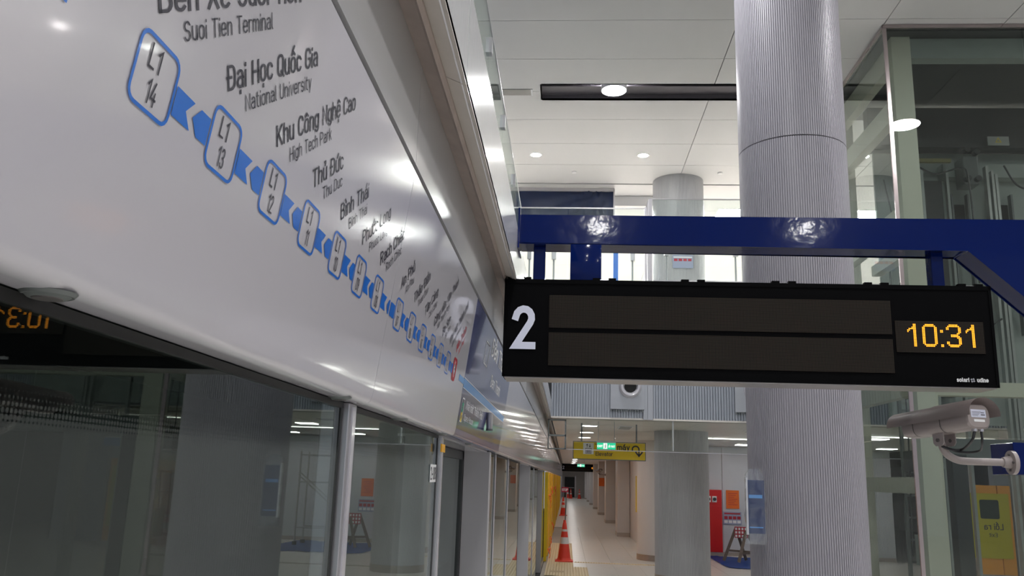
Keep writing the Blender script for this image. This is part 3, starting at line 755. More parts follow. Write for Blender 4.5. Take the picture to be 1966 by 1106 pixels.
q = B(); lathe(q, [(.54, .14), (.54, 2.9)], n=48); obj('cladding', q, 'colfar', o, smooth=True)
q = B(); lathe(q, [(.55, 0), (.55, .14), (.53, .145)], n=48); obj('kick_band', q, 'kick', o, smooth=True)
for i, y_ in enumerate((30.5, 39.5, 48.5, 57.5, 66.5, 75.5, 84.5)):
    o = thing('square_pillar', ['nearest square grey pillar along the right wall of the platform', 'second square grey pillar along the right wall, before the orange notice', 'third square pillar along the right wall', 'fourth square pillar along the right wall'][i] if i < 4 else 'small far square pillar at the end of the right wall', 'pillar', (1.78, y_, 0), 0, None if i < 4 else 'far square pillars')
    obj('shaft', bx(0, .43, 0, 1.2, .13, 2.9, bev=.01), 'colfar', o); obj('kick_band', bx(-.006, .436, -.006, 1.2, 0, .13), 'kick', o)
# yellow wall rail between column and first pillar
q = B(); box(q, 2.17, 2.22, 27.2, 27.45, .95, 2.05); o = obj('guide_strip', q, 'yprint'); tag(o, 'tall pale yellow strip on the right wall before the square pillars', 'strip')
o = thing('wall_notice', 'small orange notice on the far square pillar', 'notice', (1.8, 48.4, 1.55)); obj('notice_sheet', bx(0, .3, 0, .02, 0, .45), 'notice', o)

# wrapped blade sign on the near column
o = thing('wrapped_sign', 'blue blade sign wrapped in clear plastic on left of the near column', 'sign', (1.70, 7.98, 1.42))
obj('sign_panel', bx(-.06, .09, 0, .04, .05, .52, bev=.004), 'navyp', o)
obj('sign_edge', bx(-.075, -.058, -.002, .042, .04, .54), 'bframe', o)
obj('sign_band', bx(-.05, .07, -.0015, 0, .36, .39), 'sky', o)
obj('sign_band', bx(-.05, .07, -.0015, 0, .10, .11), 'sky', o)
q = B(); rn = random.Random(3)
prof = []
nz = 14
rings = []
for k in range(nz):
    z = -.04 + .66 * k / (nz - 1); s = .92 + .08 * sin(k * 1.7) ; s *= .55 if k == nz - 1 else (.85 if k == nz - 2 else 1)
    ring = []
    for j in range(14):
        a = 2 * pi * j / 14; rx = .098 * s * (1 + .07 * rn.uniform(-1, 1)); ry = .045 * (1 + .25 * rn.uniform(-1, 1))
        ex = abs(cos(a)) ** .5 * (1 if cos(a) > 0 else -1); ey = abs(sin(a)) ** .6 * (1 if sin(a) > 0 else -1)
        ring.append(q.verts.new((.012 + rx * ex, .02 + ry * ey, z)))
    rings.append(ring)
for a_, b_ in zip(rings, rings[1:]):
    for j in range(14): q.faces.new((a_[j], a_[(j + 1) % 14], b_[(j + 1) % 14], b_[j]))
q.faces.new(rings[-1]); obj('plastic_wrap', q, 'wrap', o, smooth=True)

# ================================================================== CAMERA ON THE GANTRY
cc = thing('security_camera', 'beige security camera with sunshield on bent arm, below the departure board', 'camera', (1.80, 4.22, 2.222), 0)
head = Matrix.Rotation(rad(19), 4, 'Z') @ Matrix.Rotation(rad(-4), 4, 'X')
def hd(bm): bm.transform(head); return bm
# local: +Y points where the lens looks
def rsec(w_, h, r, n=5, z=0):
    pts = []
    for qx, qy, a in ((1, 1, 0), (-1, 1, 90), (-1, -1, 180), (1, -1, 270)): pts += A(qx * (w_ / 2 - r), z + qy * (h / 2 - r), r, r, a, a + 90, n)
    return pts
q = B(); secs = []
for yv, w_, h in ((-.225, .118, .100), (-.215, .132, .114), (.20, .132, .114), (.215, .110, .095)):
    secs.append([q.verts.new((p[0], yv, p[1])) for p in rsec(w_, h, .036)])
for a_, b_ in zip(secs, secs[1:]):
    for j in range(len(a_)): q.faces.new((a_[j], a_[(j + 1) % len(a_)], b_[(j + 1) % len(b_)], b_[j]))
q.faces.new(secs[0]); q.faces.new(secs[-1][::-1]); obj('housing', hd(q), 'cctv', cc, smooth=True)
for yv in (-.06, .03, .12):
    q = B(); pts = rsec(.135, .117, .037)
    A_ = [q.verts.new((p[0], yv, p[1])) for p in pts]; B_ = [q.verts.new((p[0], yv + .006, p[1])) for p in pts]
    for j in range(len(pts)): q.faces.new((A_[j], A_[(j + 1) % len(pts)], B_[(j + 1) % len(pts)], B_[j]))
    obj('housing_band', hd(q), 'cctvd' if yv != .03 else 'cctv', cc)
q = B(); outer = []
n = 18
for yv in (-.265, .01, .012, .285):
    lift = .0 if yv < .011 else .004
    ro = []
    for j in range(n + 1):
        a = rad(-8 + 196 * j / n); ro.append(q.verts.new((.086 * cos(a), yv - (.0 if yv > 0 else .03 * abs(cos(a)) * 0), .0 + (.072 - lift) * sin(a) * 1.0 + .008)))
    outer.append(ro)
for a_, b_ in zip(outer, outer[1:]):
    for j in range(n): q.faces.new((a_[j], a_[j + 1], b_[j + 1], b_[j]))
bmesh.ops.solidify(q, geom=q.faces[:], thickness=.003)
obj('sunshield', hd(q), 'cctv', cc, smooth=True)
q = B(); box(q, -.042, .040, -.2268, -.2253, -.006, .030); obj('rating_label', hd(q), 'white', cc)
q = B()
for r_ in range(4): box(q, -.036, -.005 + .006 * r_, -.2275, -.2266, .0 + r_ * .006, .0015 + r_ * .006)
box(q, .012, .034, -.2275, -.2266, .004, .008); box(q, .012, .03, -.2275, -.2266, .014, .017); obj('label_print', hd(q), 'ink', cc)
q = B(); box(q, -.030, .030, -.2268, -.2253, -.026, -.015); obj('serial_strip', hd(q), 'wtext', cc)
for xx in (-.015, .022):
    q = B(); cyl(q, (xx, -.205, -.047), (xx, -.205, -.068), .012, 8); hd(q); obj('cable_gland', q, 'alum', cc)
ca = head @ Vector((-.015, -.205, -.068)); cb = head @ Vector((.022, -.205, -.068))
tip = Vector((-.020, -.02, -.115))
q = B(); tube(q, spline([ca, ca + Vector((-.01, .01, -.04)), Vector((.06, -.06, -.128)), Vector((.02, -.04, -.132)), tip], 5), .0065, 8); obj('cable', q, 'cable', cc, smooth=True)
q = B(); tube(q, spline([cb, cb + Vector((0, .0, -.045)), Vector((.12, -.09, -.135)), Vector((.05, -.05, -.142)), tip], 5), .0055, 8); obj('cable', q, 'cable', cc, smooth=True)
q = B(); box(q, -.035, .035, -.05, .04, -.058, -.051, bev=.001); hd(q); obj('cradle', q, 'cctv', cc)
for sx in (-1, 1):
    q = B(); prism(q, [(-.034, -.052), (.034, -.052), (.034, -.10), (.02, -.115), (-.02, -.115), (-.034, -.10)], sx * .034 - .002, sx * .034 + .002, 'x'); hd(q); obj('yoke_plate', q, 'cctv', cc)
    q = B(); cyl(q, Vector((sx * .030, 0, -.088)), Vector((sx * .044, 0, -.088)), .009, 8); hd(q); obj('yoke_bolt', q, 'cctvd', cc)
q = B(); tube(q, spline([(-.012, 0, -.10), (-.005, 0, -.125), (.015, 0, -.155), (.06, 0, -.178), (.12, 0, -.182), (.20, 0, -.182), (.29, 0, -.182)], 6), .0175, 14); obj('arm', q, 'cctv', cc, smooth=True)
q = B(); cyl(q, (.265, 0, -.182), (.298, 0, -.182), .024, 16, r2=.03); obj('arm_collar', q, 'cctv', cc, smooth=True)
q = B(); cyl(q, (.298, 0, -.182), (.3165, 0, -.182), .056, 24); 
obj('wall_flange', q, 'cctv', cc, smooth=True)
for dy, dz in ((.036, 0), (-.036, 0), (0, .036), (0, -.036)):
    q = B(); cyl(q, (.292, dy, -.182 + dz), (.300, dy, -.182 + dz), .006, 6); obj('bolt', q, 'cctvd', cc)
o = dup(cc, (1.462, 39.7, 2.3), 'tiny far beige camera beside the square pillars')

# ================================================================== VOID EDGE: BALUSTRADE
def baluster(bm, x, y, z0=5.35, z1=6.15):
    cyl(bm, (x, y, z0), (x, y, z1), .012, 8); box(bm, x - .03, x + .03, y - .03, y + .03, 5.55, 5.80)
def balus(name, label, xa, xb, y, top, rods, joints):
    o = thing(name, label, 'balustrade', (0, y, 0))
    e = [xa] + joints + [xb]
    for a, b in zip(e, e[1:]): obj('glass_pane', bx(a + .006, b - .006, -.007, .007, 5.17, top), 'glass', o)
    obj('top_edge', bx(xa, xb, -.012, .012, top, top + .018), 'alum', o)
    obj('base_rail', bx(xa, xb, -.03, .03, 5.17, 5.22), 'alum', o)
    for r_ in rods:
        q = B(); cyl(q, (r_, .06, 5.17), (r_, .06, 5.90), .016, 10); box(q, r_ - .04, r_ + .04, .0, .09, 5.66, 5.84, bev=.006); obj('baluster', q, 'alum', o)
    return o
balus('glass_balustrade', 'glass balustrade section at left of the slab edge, before the blue sheet', -.90, 1.32, 14.36, 6.60, [-.72, -.29, 1.09], [-.05])
balus('glass_balustrade', 'taller glass balustrade section in front of the second round column', 1.40, 4.24, 14.0, 6.66, [1.64, 2.80, 4.0], [3.1])
struct('floor.004', bx(1.33, 4.25, 13.96, 14.28, 5.0, 5.17), 'plain')
o = thing('corner_post', 'brushed steel corner post joining the two glass balustrades', 'post', (1.34, 14.15, 5.18))
q = B(); box(q, -.045, -.01, .15, .2, 0, 1.44); box(q, .0, .05, -.17, -.10, 0, 1.49); box(q, -.02, .03, -.1, .16, 0, 1.47); obj('post_body', q, 'alum', o)
# left balustrade running over the doors
o = thing('glass_balustrade', 'long glass balustrade running above the white fascia at left', 'balustrade', (-.90, 0, 0))
yy = [-2, 1.6, 5.2, 8.1, 10.05, 12.2, 14.36]
for a, b in zip(yy, yy[1:]): obj('glass_pane', bx(-.007, .007, a + .01, b - .01, 5.33, 6.60), 'glass', o)
obj('top_edge', bx(-.012, .012, -2, 14.36, 6.60, 6.618), 'alum', o)
for y_ in (8.1, 10.05, 12.2): obj('clamp', bx(-.03, .04, y_ - .05, y_ + .05, 6.25, 6.42), 'alum', o)
struct('floor.005', bx(-8, -.86, -3, 14.6, 5.0, 5.33), 'plain')
struct('wall_left.001', bx(-8.2, -8, -16, 60, 3, HC), 'ceil')
# blue sheet hung on the concourse
o = thing('wrapped_banner', 'large dark blue banner in plastic sheeting hung below the upper ceiling', 'banner', (0, 17.86, 0))
q = B(); NX, NZ = 40, 14
vs = [[None] * (NZ + 1) for _ in range(NX + 1)]
for i in range(NX + 1):
    for j in range(NZ + 1):
        x = -1.22 + 2.15 * i / NX; z = 6.95 + 1.2 * j / NZ
        dx, dz = x - .80, z - 7.95; d = math.hypot(dx, dz); a = math.atan2(dz, dx)
        yo = .05 * sin(a * 22 + 2 * sin(d * 3)) * min(1, d * 3) * max(0, 1 - d / 1.6) + .006 * sin(x * 9)
        vs[i][j] = q.verts.new((x, yo, z))
for i in range(NX):
    for j in range(NZ): q.faces.new((vs[i][j], vs[i + 1][j], vs[i + 1][j + 1], vs[i][j + 1]))
bmesh.ops.solidify(q, geom=q.faces[:], thickness=.004); obj('sheet', q, 'shade', o, smooth=True)
q = B(); box(q, -1.24, .95, -.03, .03, 8.14, 8.22); box(q, .93, .96, -.03, .03, 6.94, 8.2); obj('banner_frame', q, 'alum', o)
q = B(); box(q, .93, 2.2, .2, 4, 8.0, 8.23); o = obj('ceiling_bulkhead', q, 'ceil', None, loc=(0, 18.2, 0)); tag(o, 'white boxed-in ceiling drop right of the blue banner', 'ceiling box')
o = thing('blue_post', 'narrow blue post seen on the upper concourse behind the gantry', 'post', (.95, 17.2, 5.22)); obj('post_body', bx(-.05, .05, -.04, .04, 0, 1.6), 'bluevinyl', o)
o = thing('safety_poster', 'faded safety poster on the upper part of the second column', 'poster', (2.42, 16.953, 6.19))
obj('poster_sheet', bx(-.32, .10, 0, .004, 0, .28), 'paper', o)
q = B()
for k in range(4): box(q, -.29 + k * .095, -.22 + k * .095, -.003, 0, .15, .2)
obj('poster_pictures', q, 'redvinyl', o)
obj('poster_band', bx(-.3, .08, -.003, 0, .22, .245), 'wtext', o)

# ================================================================== SLAB-EDGE THINGS
for x, l in ((1.04, 'round air nozzle on a square plate, left one on the ribbed fascia'), (3.1, 'round air nozzle on square plate, right one, half hidden by the column'), (-9, None)):
    if not l: continue
    o = thing('air_nozzle', l, 'nozzle', (x, 14.275, 3.44))
    obj('cover_plate', bx(-.33, .24, -.02, .0, -.38, .5, bev=.004), 'plain', o)
    q = B(); lathe(q, [(.10, .0), (.105, .02), (.125, .055), (.155, .06), (.175, .04), (.19, 0)], n=32); q.transform(Matrix.Translation((0, -.02, 0)) @ Matrix.Rotation(rad(90), 4, 'X')); obj('nozzle_ring', q, 'header', o, smooth=True)
    q = B(); lathe(q, [(0, .012), (.098, .012), (.098, 0)], n=28); q.transform(Matrix.Translation((0, -.03, 0)) @ Matrix.Rotation(rad(90), 4, 'X')); obj('nozzle_throat', q, 'slotd', o)
    q = B(); 
    for k in range(14): box(q, -.32 + k * .04, -.305 + k * .04, -.015, 0, -.42, -.385)
    stuff(obj('plate_comb', q, 'mid', o))
# smoke curtain
o = thing('smoke_curtain', 'clear glass smoke curtain hanging from the slab edge', 'glass curtain', (0, 14.36, 0))
for a, b in ((-.02, .80), (.805, 1.75), (1.76, 4.2), (4.22, 7)): obj('curtain_pane', bx(a, b, 0, .008, 2.385, 2.9), 'curtain', o)
obj('bottom_rail', bx(-.02, 7, -.004, .012, 2.375, 2.387), 'alum', o)
obj('hanging_rod', bx(1.742, 1.768, -.01, .02, 2.40, 2.9), 'galv', o)
q = B()
for a in ((-.33, -.02, 0, .03, 2.85, 2.875), (-.33, -.02, 0, .03, 2.375, 2.395), (-.33, -.02, 0, .03, 2.59, 2.62), (-.045, -.02, 0, .03, 2.375, 2.87), (-.33, -.31, 0, .03, 2.375, 2.87)): box(q, *a)
obj('side_frame', q, 'mid', o)
# elevator sign
o = thing('elevator_sign', 'yellow hanging sign reading Elevator with a curved arrow', 'sign', (0, 15.6, 0))
obj('sign_box', bx(.104, 1.419, 0, .12, 2.25, 2.575, bev=.004), 'mid', o)
obj('sign_face', bx(.118, 1.405, -.004, .0, 2.264, 2.561), 'yellow', o)
obj('pictogram_ground', bx(.29, .48, -.006, -.003, 2.345, 2.545), 'wtext', o)
q = B(); mp = lambda p: Vector((p.x, -.0075, p.y))
ribbon(q, [(.335, 2.36), (.435, 2.36), (.435, 2.45), (.335, 2.45), (.335, 2.36)], .008, mp)
for k in range(3): ribbon(q, [(.36 + k * .025, 2.375), (.36 + k * .025, 2.425)], .013, mp)
ribbon(q, [(.36, 2.475), (.36, 2.52)], .01, mp); ribbon(q, [(.345, 2.505), (.36, 2.525), (.375, 2.505)], .008, mp)
ribbon(q, [(.41, 2.475), (.41, 2.52)], .01, mp); ribbon(q, [(.395, 2.49), (.41, 2.47), (.425, 2.49)], .008, mp)
obj('pictogram', q, 'ink', o)
q = B(); text(q, 'Thang máy', (.52, -.006, 2.44), (1, 0, 0), (0, 0, 1), .085, wt=.17, width=.60); text(q, 'Elevator', (.52, -.006, 2.325), (1, 0, 0), (0, 0, 1), .062, wt=.15, width=.30)
obj('lettering', q, 'ink', o)
q = B(); mp = lambda p: Vector((p.x, -.006, p.y)); ribbon(q, A(1.235, 2.455, .06, .055, 200, -10) + [(1.295, 2.35)], .024, mp); ribbon(q, [(1.24, 2.40), (1.295, 2.335), (1.35, 2.40)], .026, mp); obj('arrow', q, 'ink', o)
for xx in (.26, 1.255): 
    q = B(); cyl(q, (xx, .06, 2.575), (xx, .06, 2.9), .014, 8); obj('hanging_rod', q, 'mid', o)
def exitsign(loc, label):
    o = thing('exit_sign', label, 'sign', loc)
    obj('sign_case', bx(-.165, .165, 0, .04, 0, .15), 'galv', o)
    obj('lit_face', bx(-.160, .160, -.003, 0, .004, .115), 'exitg', o)
    q = B(); mp = lambda p: Vector((p.x, -.0045, p.y)); text(q, 'EXIT', (-.15, -.005, .04), (1, 0, 0), (0, 0, 1), .034, wt=.17, width=.085); text(q, 'LỐI THOÁT', (.035, -.005, .04), (1, 0, 0), (0, 0, 1), .03, wt=.17, width=.115)
    box(q, -.05, .015, -.005, -.0035, .012, .108); obj('lettering', q, 'exitw', o)
    q = B(); mp = lambda p: Vector((p.x, -.0062, p.y)); ribbon(q, [(-.03, .02), (-.02, .045), (-.012, .07)], .009, mp); ribbon(q, [(-.012, .045), (.0, .02)], .009, mp); ribbon(q, [(-.035, .06), (-.012, .072), (.005, .055)], .007, mp); ribbon(q, [(-.010, .085), (-.010, .093)], .012, mp); obj('running_figure', q, 'greenp', o)
    for xx in (-.14, .14):
        q = B(); cyl(q, (xx, .02, .15), (xx, .02, 2.9 - loc[2]), .005, 6); obj('hanging_rod', q, 'galv', o)
    return o
exitsign((.68, 15.0, 2.415), 'green lit exit sign in front of the yellow elevator sign')
exitsign((.62, 38, 2.42), 'tiny green exit sign farther down the platform')
# soffit lamps
lamp_i = 0
y_ = 16.3
while y_ < 90:
    far = lamp_i > 2
    o = thing('soffit_light', ['nearest bright round light in the low soffit, left of the exit sign', 'second bright round light in the low soffit', 'third bright round light in the low soffit'][lamp_i] if not far else 'small far round light in the low soffit down the platform', 'ceiling light', (.42, y_, 2.9), 0, 'far soffit lights' if far else None)
    q = B(); lathe(q, [(.0, -.006), (.15, -.006), (.15, 0)], n=20); obj('diffuser', q, 'lampl', o)
    q = B(); lathe(q, [(.15, -.010), (.175, -.010), (.18, 0)], n=20); obj('rim', q, 'wtext', o)
    y_ += 2.35 if lamp_i < 5 else 4.2; lamp_i += 1
for k, (x0, x1, yv, l) in enumerate(((3.1, 5.6, 19.6, 'long thin linear light under the soffit right of second column'), (5.3, 8.3, 17.2, 'long thin linear light seen through lift shaft glass'))):
    o = thing('linear_light', l, 'ceiling light', (x0, yv, 2.9)); obj('light_tube', bx(0, x1 - x0, -.03, .03, -.02, -.002), 'lampt', o); obj('light_tray', bx(-.02, x1 - x0 + .02, -.045, .045, -.006, 0), 'wtext', o)
o = thing('soffit_vent', 'grey square vent in the soffit above the elevator sign', 'vent', (.98, 16.2, 2.9)); obj('vent_frame', bx(0, .26, 0, .8, -.012, 0), 'wtext', o); obj('vent_grille', bx(.02, .24, .02, .78, -.016, -.010), 'vent', o)
o = thing('soffit_vent', 'grey square vent in the soffit right of the second column', 'vent', (3.4, 16.2, 2.9)); obj('vent_frame', bx(0, .45, 0, .6, -.012, 0), 'wtext', o); obj('vent_grille', bx(.02, .42, .02, .58, -.016, -.010), 'vent', o)
# ceiling lamps
def big(x, y, label, group=None, r=.2):
    o = thing('ceiling_light', label, 'ceiling light', (x, y, HC), 0, group)
    q = B(); lathe(q, [(0, -.012), (r, -.012), (r, .05)], n=28); obj('diffuser', q, 'lampb', o)
    q = B(); lathe(q, [(r, -.014), (r + .012, -.014), (r + .012, .1)], n=28); obj('rim', q, 'wtext', o, smooth=True)
    return o
big(.68, 13.05, 'large bright oval-looking downlight in the black ceiling slot')
for x in (5.9,):
    big(x, 7.6, 'large downlight reflected in the glass of the lift shaft', r=.26)
for x in (.68, 5.9, 11.1):
    for y in (13.05, 7.6, 2.4, -2.8, -8, -12.1):
        if (x, y) in ((.68, 13.05), (5.9, 7.6), (5.9, 13.05)) or (x > 11 and y < 5): continue
        big(x, y, 'large round downlight outside the picture on the upper ceiling', 'upper ceiling downlights')
for k in range(8):
    x = -.726 + 2.145 * k
    o = thing('downlight', ['small round downlight nearest the upper left glass', 'small round downlight between the black slot and the second column'][k] if k < 2 else 'small round downlight in the row hidden by column and lift', 'ceiling light', (x, 15.95, HC), 0, None if k < 2 else 'small downlights')
    q = B(); lathe(q, [(0, -.006), (.10, -.006), (.10, 0)], n=20); obj('diffuser', q, 'lamps', o)
    q = B(); lathe(q, [(.10, -.008), (.125, -.008), (.13, 0)], n=20); obj('rim', q, 'wtext', o)
for k, (x, y) in enumerate(((.05, 16.9), (3.1, 16.9))):
    o = thing('sprinkler_cap', ['small sprinkler cap above the blue banner', 'small sprinkler cap right of the second column top'][k], 'sprinkler', (x, y, HC)); q = B(); lathe(q, [(0, -.03), (.05, -.025), (.055, 0)], n=16); obj('cap', q, 'wtext', o)
o = thing('ceiling_vent', 'grey slot vent at the left end of the black ceiling slot', 'vent', (-1.21, 13.02, HC)); obj('vent_face', bx(0, .51, 0, .21, -.012, 0), 'vent', o); obj('vent_end', bx(.50, .53, -.01, .22, -.014, 0), 'wtext', o)
for k, (x, y, s) in enumerate([(a, b, 1) for a in (-2.6, .6, 3.8, 7.0, 10.2) for b in (19.6, 23, 27, 32, 38)]):
    vis = {(.6, 19.6): 'bright square light on the concourse ceiling beside the white box'}.get((x, y))
    o = thing('concourse_light', vis or 'square concourse ceiling light above the balustrade', 'ceiling light', (x, y, HC - .012), 0, None if vis else 'concourse lights')
    obj('diffuser', bx(-.3, .3, -.3, .3, -.006, 0), 'lampc', o); obj('rim', bx(-.32, .32, -.32, .32, -.004, .001), 'wtext', o)
for a in (4.6, 6.4, 8.2, 12.0):  # fill lights, added out of sight under the soffit to brighten the rear wall
    for y in ((16.5, 19.5, 22.5) if a > 8.5 else (18.2, 22.6)):
        o = thing('soffit_light', 'square fill light added under the soffit over the far right platform', 'ceiling light', (a, y, 2.90), 0, 'right fill lights'); obj('diffuser', bx(-.2, .2, -.2, .2, -.012, 0), 'lampfill', o)

# ================================================================== LIFT SHAFT
o = thing('lift_shaft', 'tall glazed lift shaft with pale steel frame and machinery inside', 'lift shaft', (4.32, 11.0, 0))
SX, SY2, SH = 3.6, 3.1, HC - .01
for a, b in ((0, 1.85), (1.86, 3.6)):
    for z0, z1 in ((0, 2.55), (2.56, 5.3), (5.31, SH)): obj('front_pane', bx(a + .004, b - .004, 0, .012, z0, z1), 'shaft', o)
for a, b in ((0.02, 1.8), (1.81, 3.1)):
    for z0, z1 in ((0, 2.55), (2.56, 5.3), (5.31, SH)): obj('side_pane', bx(0, .012, a, b, z0, z1), 'shaft', o)
obj('corner_edge', bx(-.012, .035, -.008, .02, 0, SH), 'rose', o)
obj('top_trim', bx(-.01, SX, -.012, .03, SH - .05, SH), 'rose', o)
obj('top_trim', bx(-.012, .03, 0, SY2, SH - .05, SH), 'rose', o)
obj('corner_post', bx(.17, .43, .20, .46, 0, SH - .05), 'paleg', o)
obj('rear_post', bx(.17, .43, 2.7, 2.95, 0, SH - .05), 'paleg', o)
obj('front_post', bx(3.2, 3.45, .2, .45, 0, SH - .05), 'paleg', o)
for z0, z1 in ((7.82, 8.15), (7.02, 7.32), (5.42, 5.72), (3.12, 3.36), (1.85, 2.06)):
    obj('side_beam', bx(.2, .34, .46, 2.7, z0, z1), 'paleg', o)
obj('front_beam', bx(.43, 3.2, .22, .40, 7.85, 8.15), 'grey', o); obj('front_beam', bx(.43, 3.2, .22, .40, 3.10, 3.28), 'paleg', o)
obj('shaft_head', bx(.05, 3.55, .05, 3.05, 8.17, 8.20), 'darkm', o)
obj('side_beam', bx(.2, .34, .46, 1.6, 5.0, 5.15), 'paleg', o)
# machinery, standing in the shaft (local origin 4.32, 11)
def ms(name, x0, x1, y0, y1, z0, z1, m, bev=.0): return obj(name, bx(x0 - 4.32, x1 - 4.32, y0 - 11, y1 - 11, z0, z1, bev=bev), m, o)
ms('back_wall', 5.0, 7.9, 13.55, 13.6, 2.9, 7.35, 'grey')
ms('dark_lintel', 4.9, 7.9, 13.4, 13.6, 7.36, 8.1, 'darkm')
ms('head_beam', 5.35, 7.8, 13.15, 13.35, 7.30, 7.42, 'darkm')
ms('yellow_pipe', 5.45, 6.05, 13.1, 13.16, 7.03, 7.09, 'olive')
ms('dark_panel', 5.62, 5.92, 13.2, 13.5, 3.3, 6.75, 'darkm')
ms('dark_panel', 5.40, 5.52, 13.3, 13.5, 3.3, 6.9, 'mid')
for xx in (5.34, 5.56, 5.95): ms('guide_rail', xx, xx + .04, 13.1, 13.18, .1, 6.9, 'galv')
for xx in (6.52, 6.60, 6.655): ms('guide_rail', xx, xx + .04, 13.0, 13.1, .1, 6.95 - (xx - 6.5), 'galv')
for xx in (6.12, 6.80):
    ms('door_window', xx + .06, xx + .26, 13.50, 13.56, 5.75, 6.45, 'slotd')
    ms('window_frame', xx + .04, xx + .28, 13.44, 13.50, 5.70, 5.75, 'galv')
    ms('window_frame', xx + .02, xx + .05, 13.40, 13.5, 4.3, 6.6, 'mid')
    ms('window_frame', xx + .27, xx + .30, 13.40, 13.5, 4.3, 6.6, 'mid')
    ms('label_card', xx + .13, xx + .19, 13.485, 13.50, 5.88, 5.98, 'white')
ms('door_header', 6.0, 7.6, 13.3, 13.5, 6.85, 7.08, 'grey')
ms('motor_bracket', 6.18, 6.42, 13.0, 13.3, 6.62, 7.1, 'mid', bev=.02)
for a in ((6.22, 6.7), (6.37, 6.7), (6.24, 7.18), (6.38, 7.14)):
    q = B(); cyl(q, (a[0] - 4.32, 1.92, a[1]), (a[0] - 4.32, 2.02, a[1]), .045, 14); obj('pulley', q, 'darkm', o)
ms('warning_plate', 6.62, 6.95, 13.05, 13.07, 7.30, 7.45, 'galv')
q = B(); ribbon(q, [(2.42, 7.35), (2.50, 7.35), (2.46, 7.42), (2.42, 7.35)], .012, lambda p: Vector((p.x, 2.04, p.y))); obj('warning_triangle', q, 'yprint', o)
for k, pts in enumerate(([(5.4, 6.9), (5.7, 6.75), (6.1, 6.85), (6.2, 6.6), (6.22, 5)], [(6.75, 6.9), (6.9, 6.6), (7.1, 6.5), (7.3, 6.5), (7.35, 5.0)], [(6.0, 4.6), (6.2, 4.3), (6.5, 4.45)], [(4.75, 6.5), (4.9, 5.4), (4.86, 4.3), (5.0, 2.6), (4.95, 1.2)], [(4.85, 6.4), (5.05, 5.2), (5.05, 4), (5.15, 2.6), (5.2, .6)], [(4.95, 6.6), (4.9, 5.7), (4.75, 5.0), (4.85, 3.2), (4.8, 1.0)])):
    q = B(); tube(q, spline([(a - 4.32, 1.9 if k < 3 else 1.5, b) for a, b in pts], 6), .014 if k < 3 else .01, 6); obj('travelling_cable', q, 'darkm' if k != 4 else 'galv', o)
for sx, s in ((6.45, -1), (6.78, 1)):
    q = B(); cyl(q, (sx - 4.32, 1.95, 5.05), (sx + s * .16 - 4.32, 1.95, 4.85), .025, 8); box(q, sx + s * .16 - 4.36, sx + s * .16 - 4.26, 1.9, 2.0, 4.76, 4.86); obj('buffer_arm', q, 'darkm', o)
for z0 in (2.95,): 
    ms('car_frame', 5.0, 7.6, 12.4, 12.5, 2.35, 2.62, 'mid'); ms('car_frame', 5.34, 5.54, 12.3, 12.5, .1, 2.4, 'darkm'); ms('car_frame', 5.10, 5.27, 12.4, 12.5, .1, 2.2, 'mid')
ms('control_box', 4.72, 5.0, 12.2, 12.4, 2.15, 2.42, 'darkm'); ms('control_box', 4.80, 4.95, 12.2, 12.4, .9, 1.3, 'grey')
ms('pit_ladder', 4.78, 4.82, 12.6, 12.66, 0, 3.3, 'mid'); ms('pit_ladder', 5.08, 5.12, 12.6, 12.66, 0, 3.3, 'mid')
for k in range(10): ms('ladder_rung', 4.80, 5.10, 12.62, 12.64, .3 + k * .3, .33 + k * .3, 'mid')

# ================================================================== FAR RIGHT, SEEN THROUGH THE SHAFT
o = thing('exit_door', 'yellow filmed glass exit door with mirrored lettering behind the lift shaft', 'door', (9.17, 20.4, 0), rad(0))
obj('door_glass', bx(0, .86, 0, .012, .45, 1.87), 'yfilm', o)
q = B(); 
pts = rsec(.42, .42, .04, z=1.52)
prism(q, [(p[0] + .42, p[1]) for p in pts], -.004, 0); obj('pictogram_ground', q, 'pictod', o)
q = B(); text(q, 'Lối ra', (.68, -.004, 1.08), (-1, 0, 0), (0, 0, 1), .12, wt=.14, width=.40); text(q, 'Exit', (.54, -.004, .92), (-1, 0, 0), (0, 0, 1), .08, wt=.12, width=.17); obj('lettering', q, 'ink', o)
q = B(); box(q, .12, .62, .02, .1, .1, 2.05); box(q, .64, .92, .02, .1, .1, 2.05); obj('orange_sheet', q, 'orange', o)
obj('door_frame', bx(.95, 1.02, 0, .12, 0, 2.34), 'galv', o)
o = thing('round_column', 'grey column beside the yellow exit door, behind the shaft glass', 'column', (9.27, 20.95, 0)); q = B(); lathe(q, [(.27, .15), (.27, 2.9)], n=32); obj('cladding', q, 'colfar', o, smooth=True); q = B(); lathe(q, [(.28, 0), (.28, .15)], n=32); obj('kick_band', q, 'kick', o)
o = thing('blue_cabinet', 'light blue wall box above the yellow exit door', 'cabinet', (9.9, 20.5, 2.34)); obj('cabinet_body', bx(0, .5, 0, .2, 0, .22), 'sky', o); obj('cabinet_lip', bx(0, .5, -.01, 0, .2, .225), 'wtext', o)
struct('wall_right.002', bx(10.2, 12, 21.4, 21.6, 0, 2.9), 'corr')
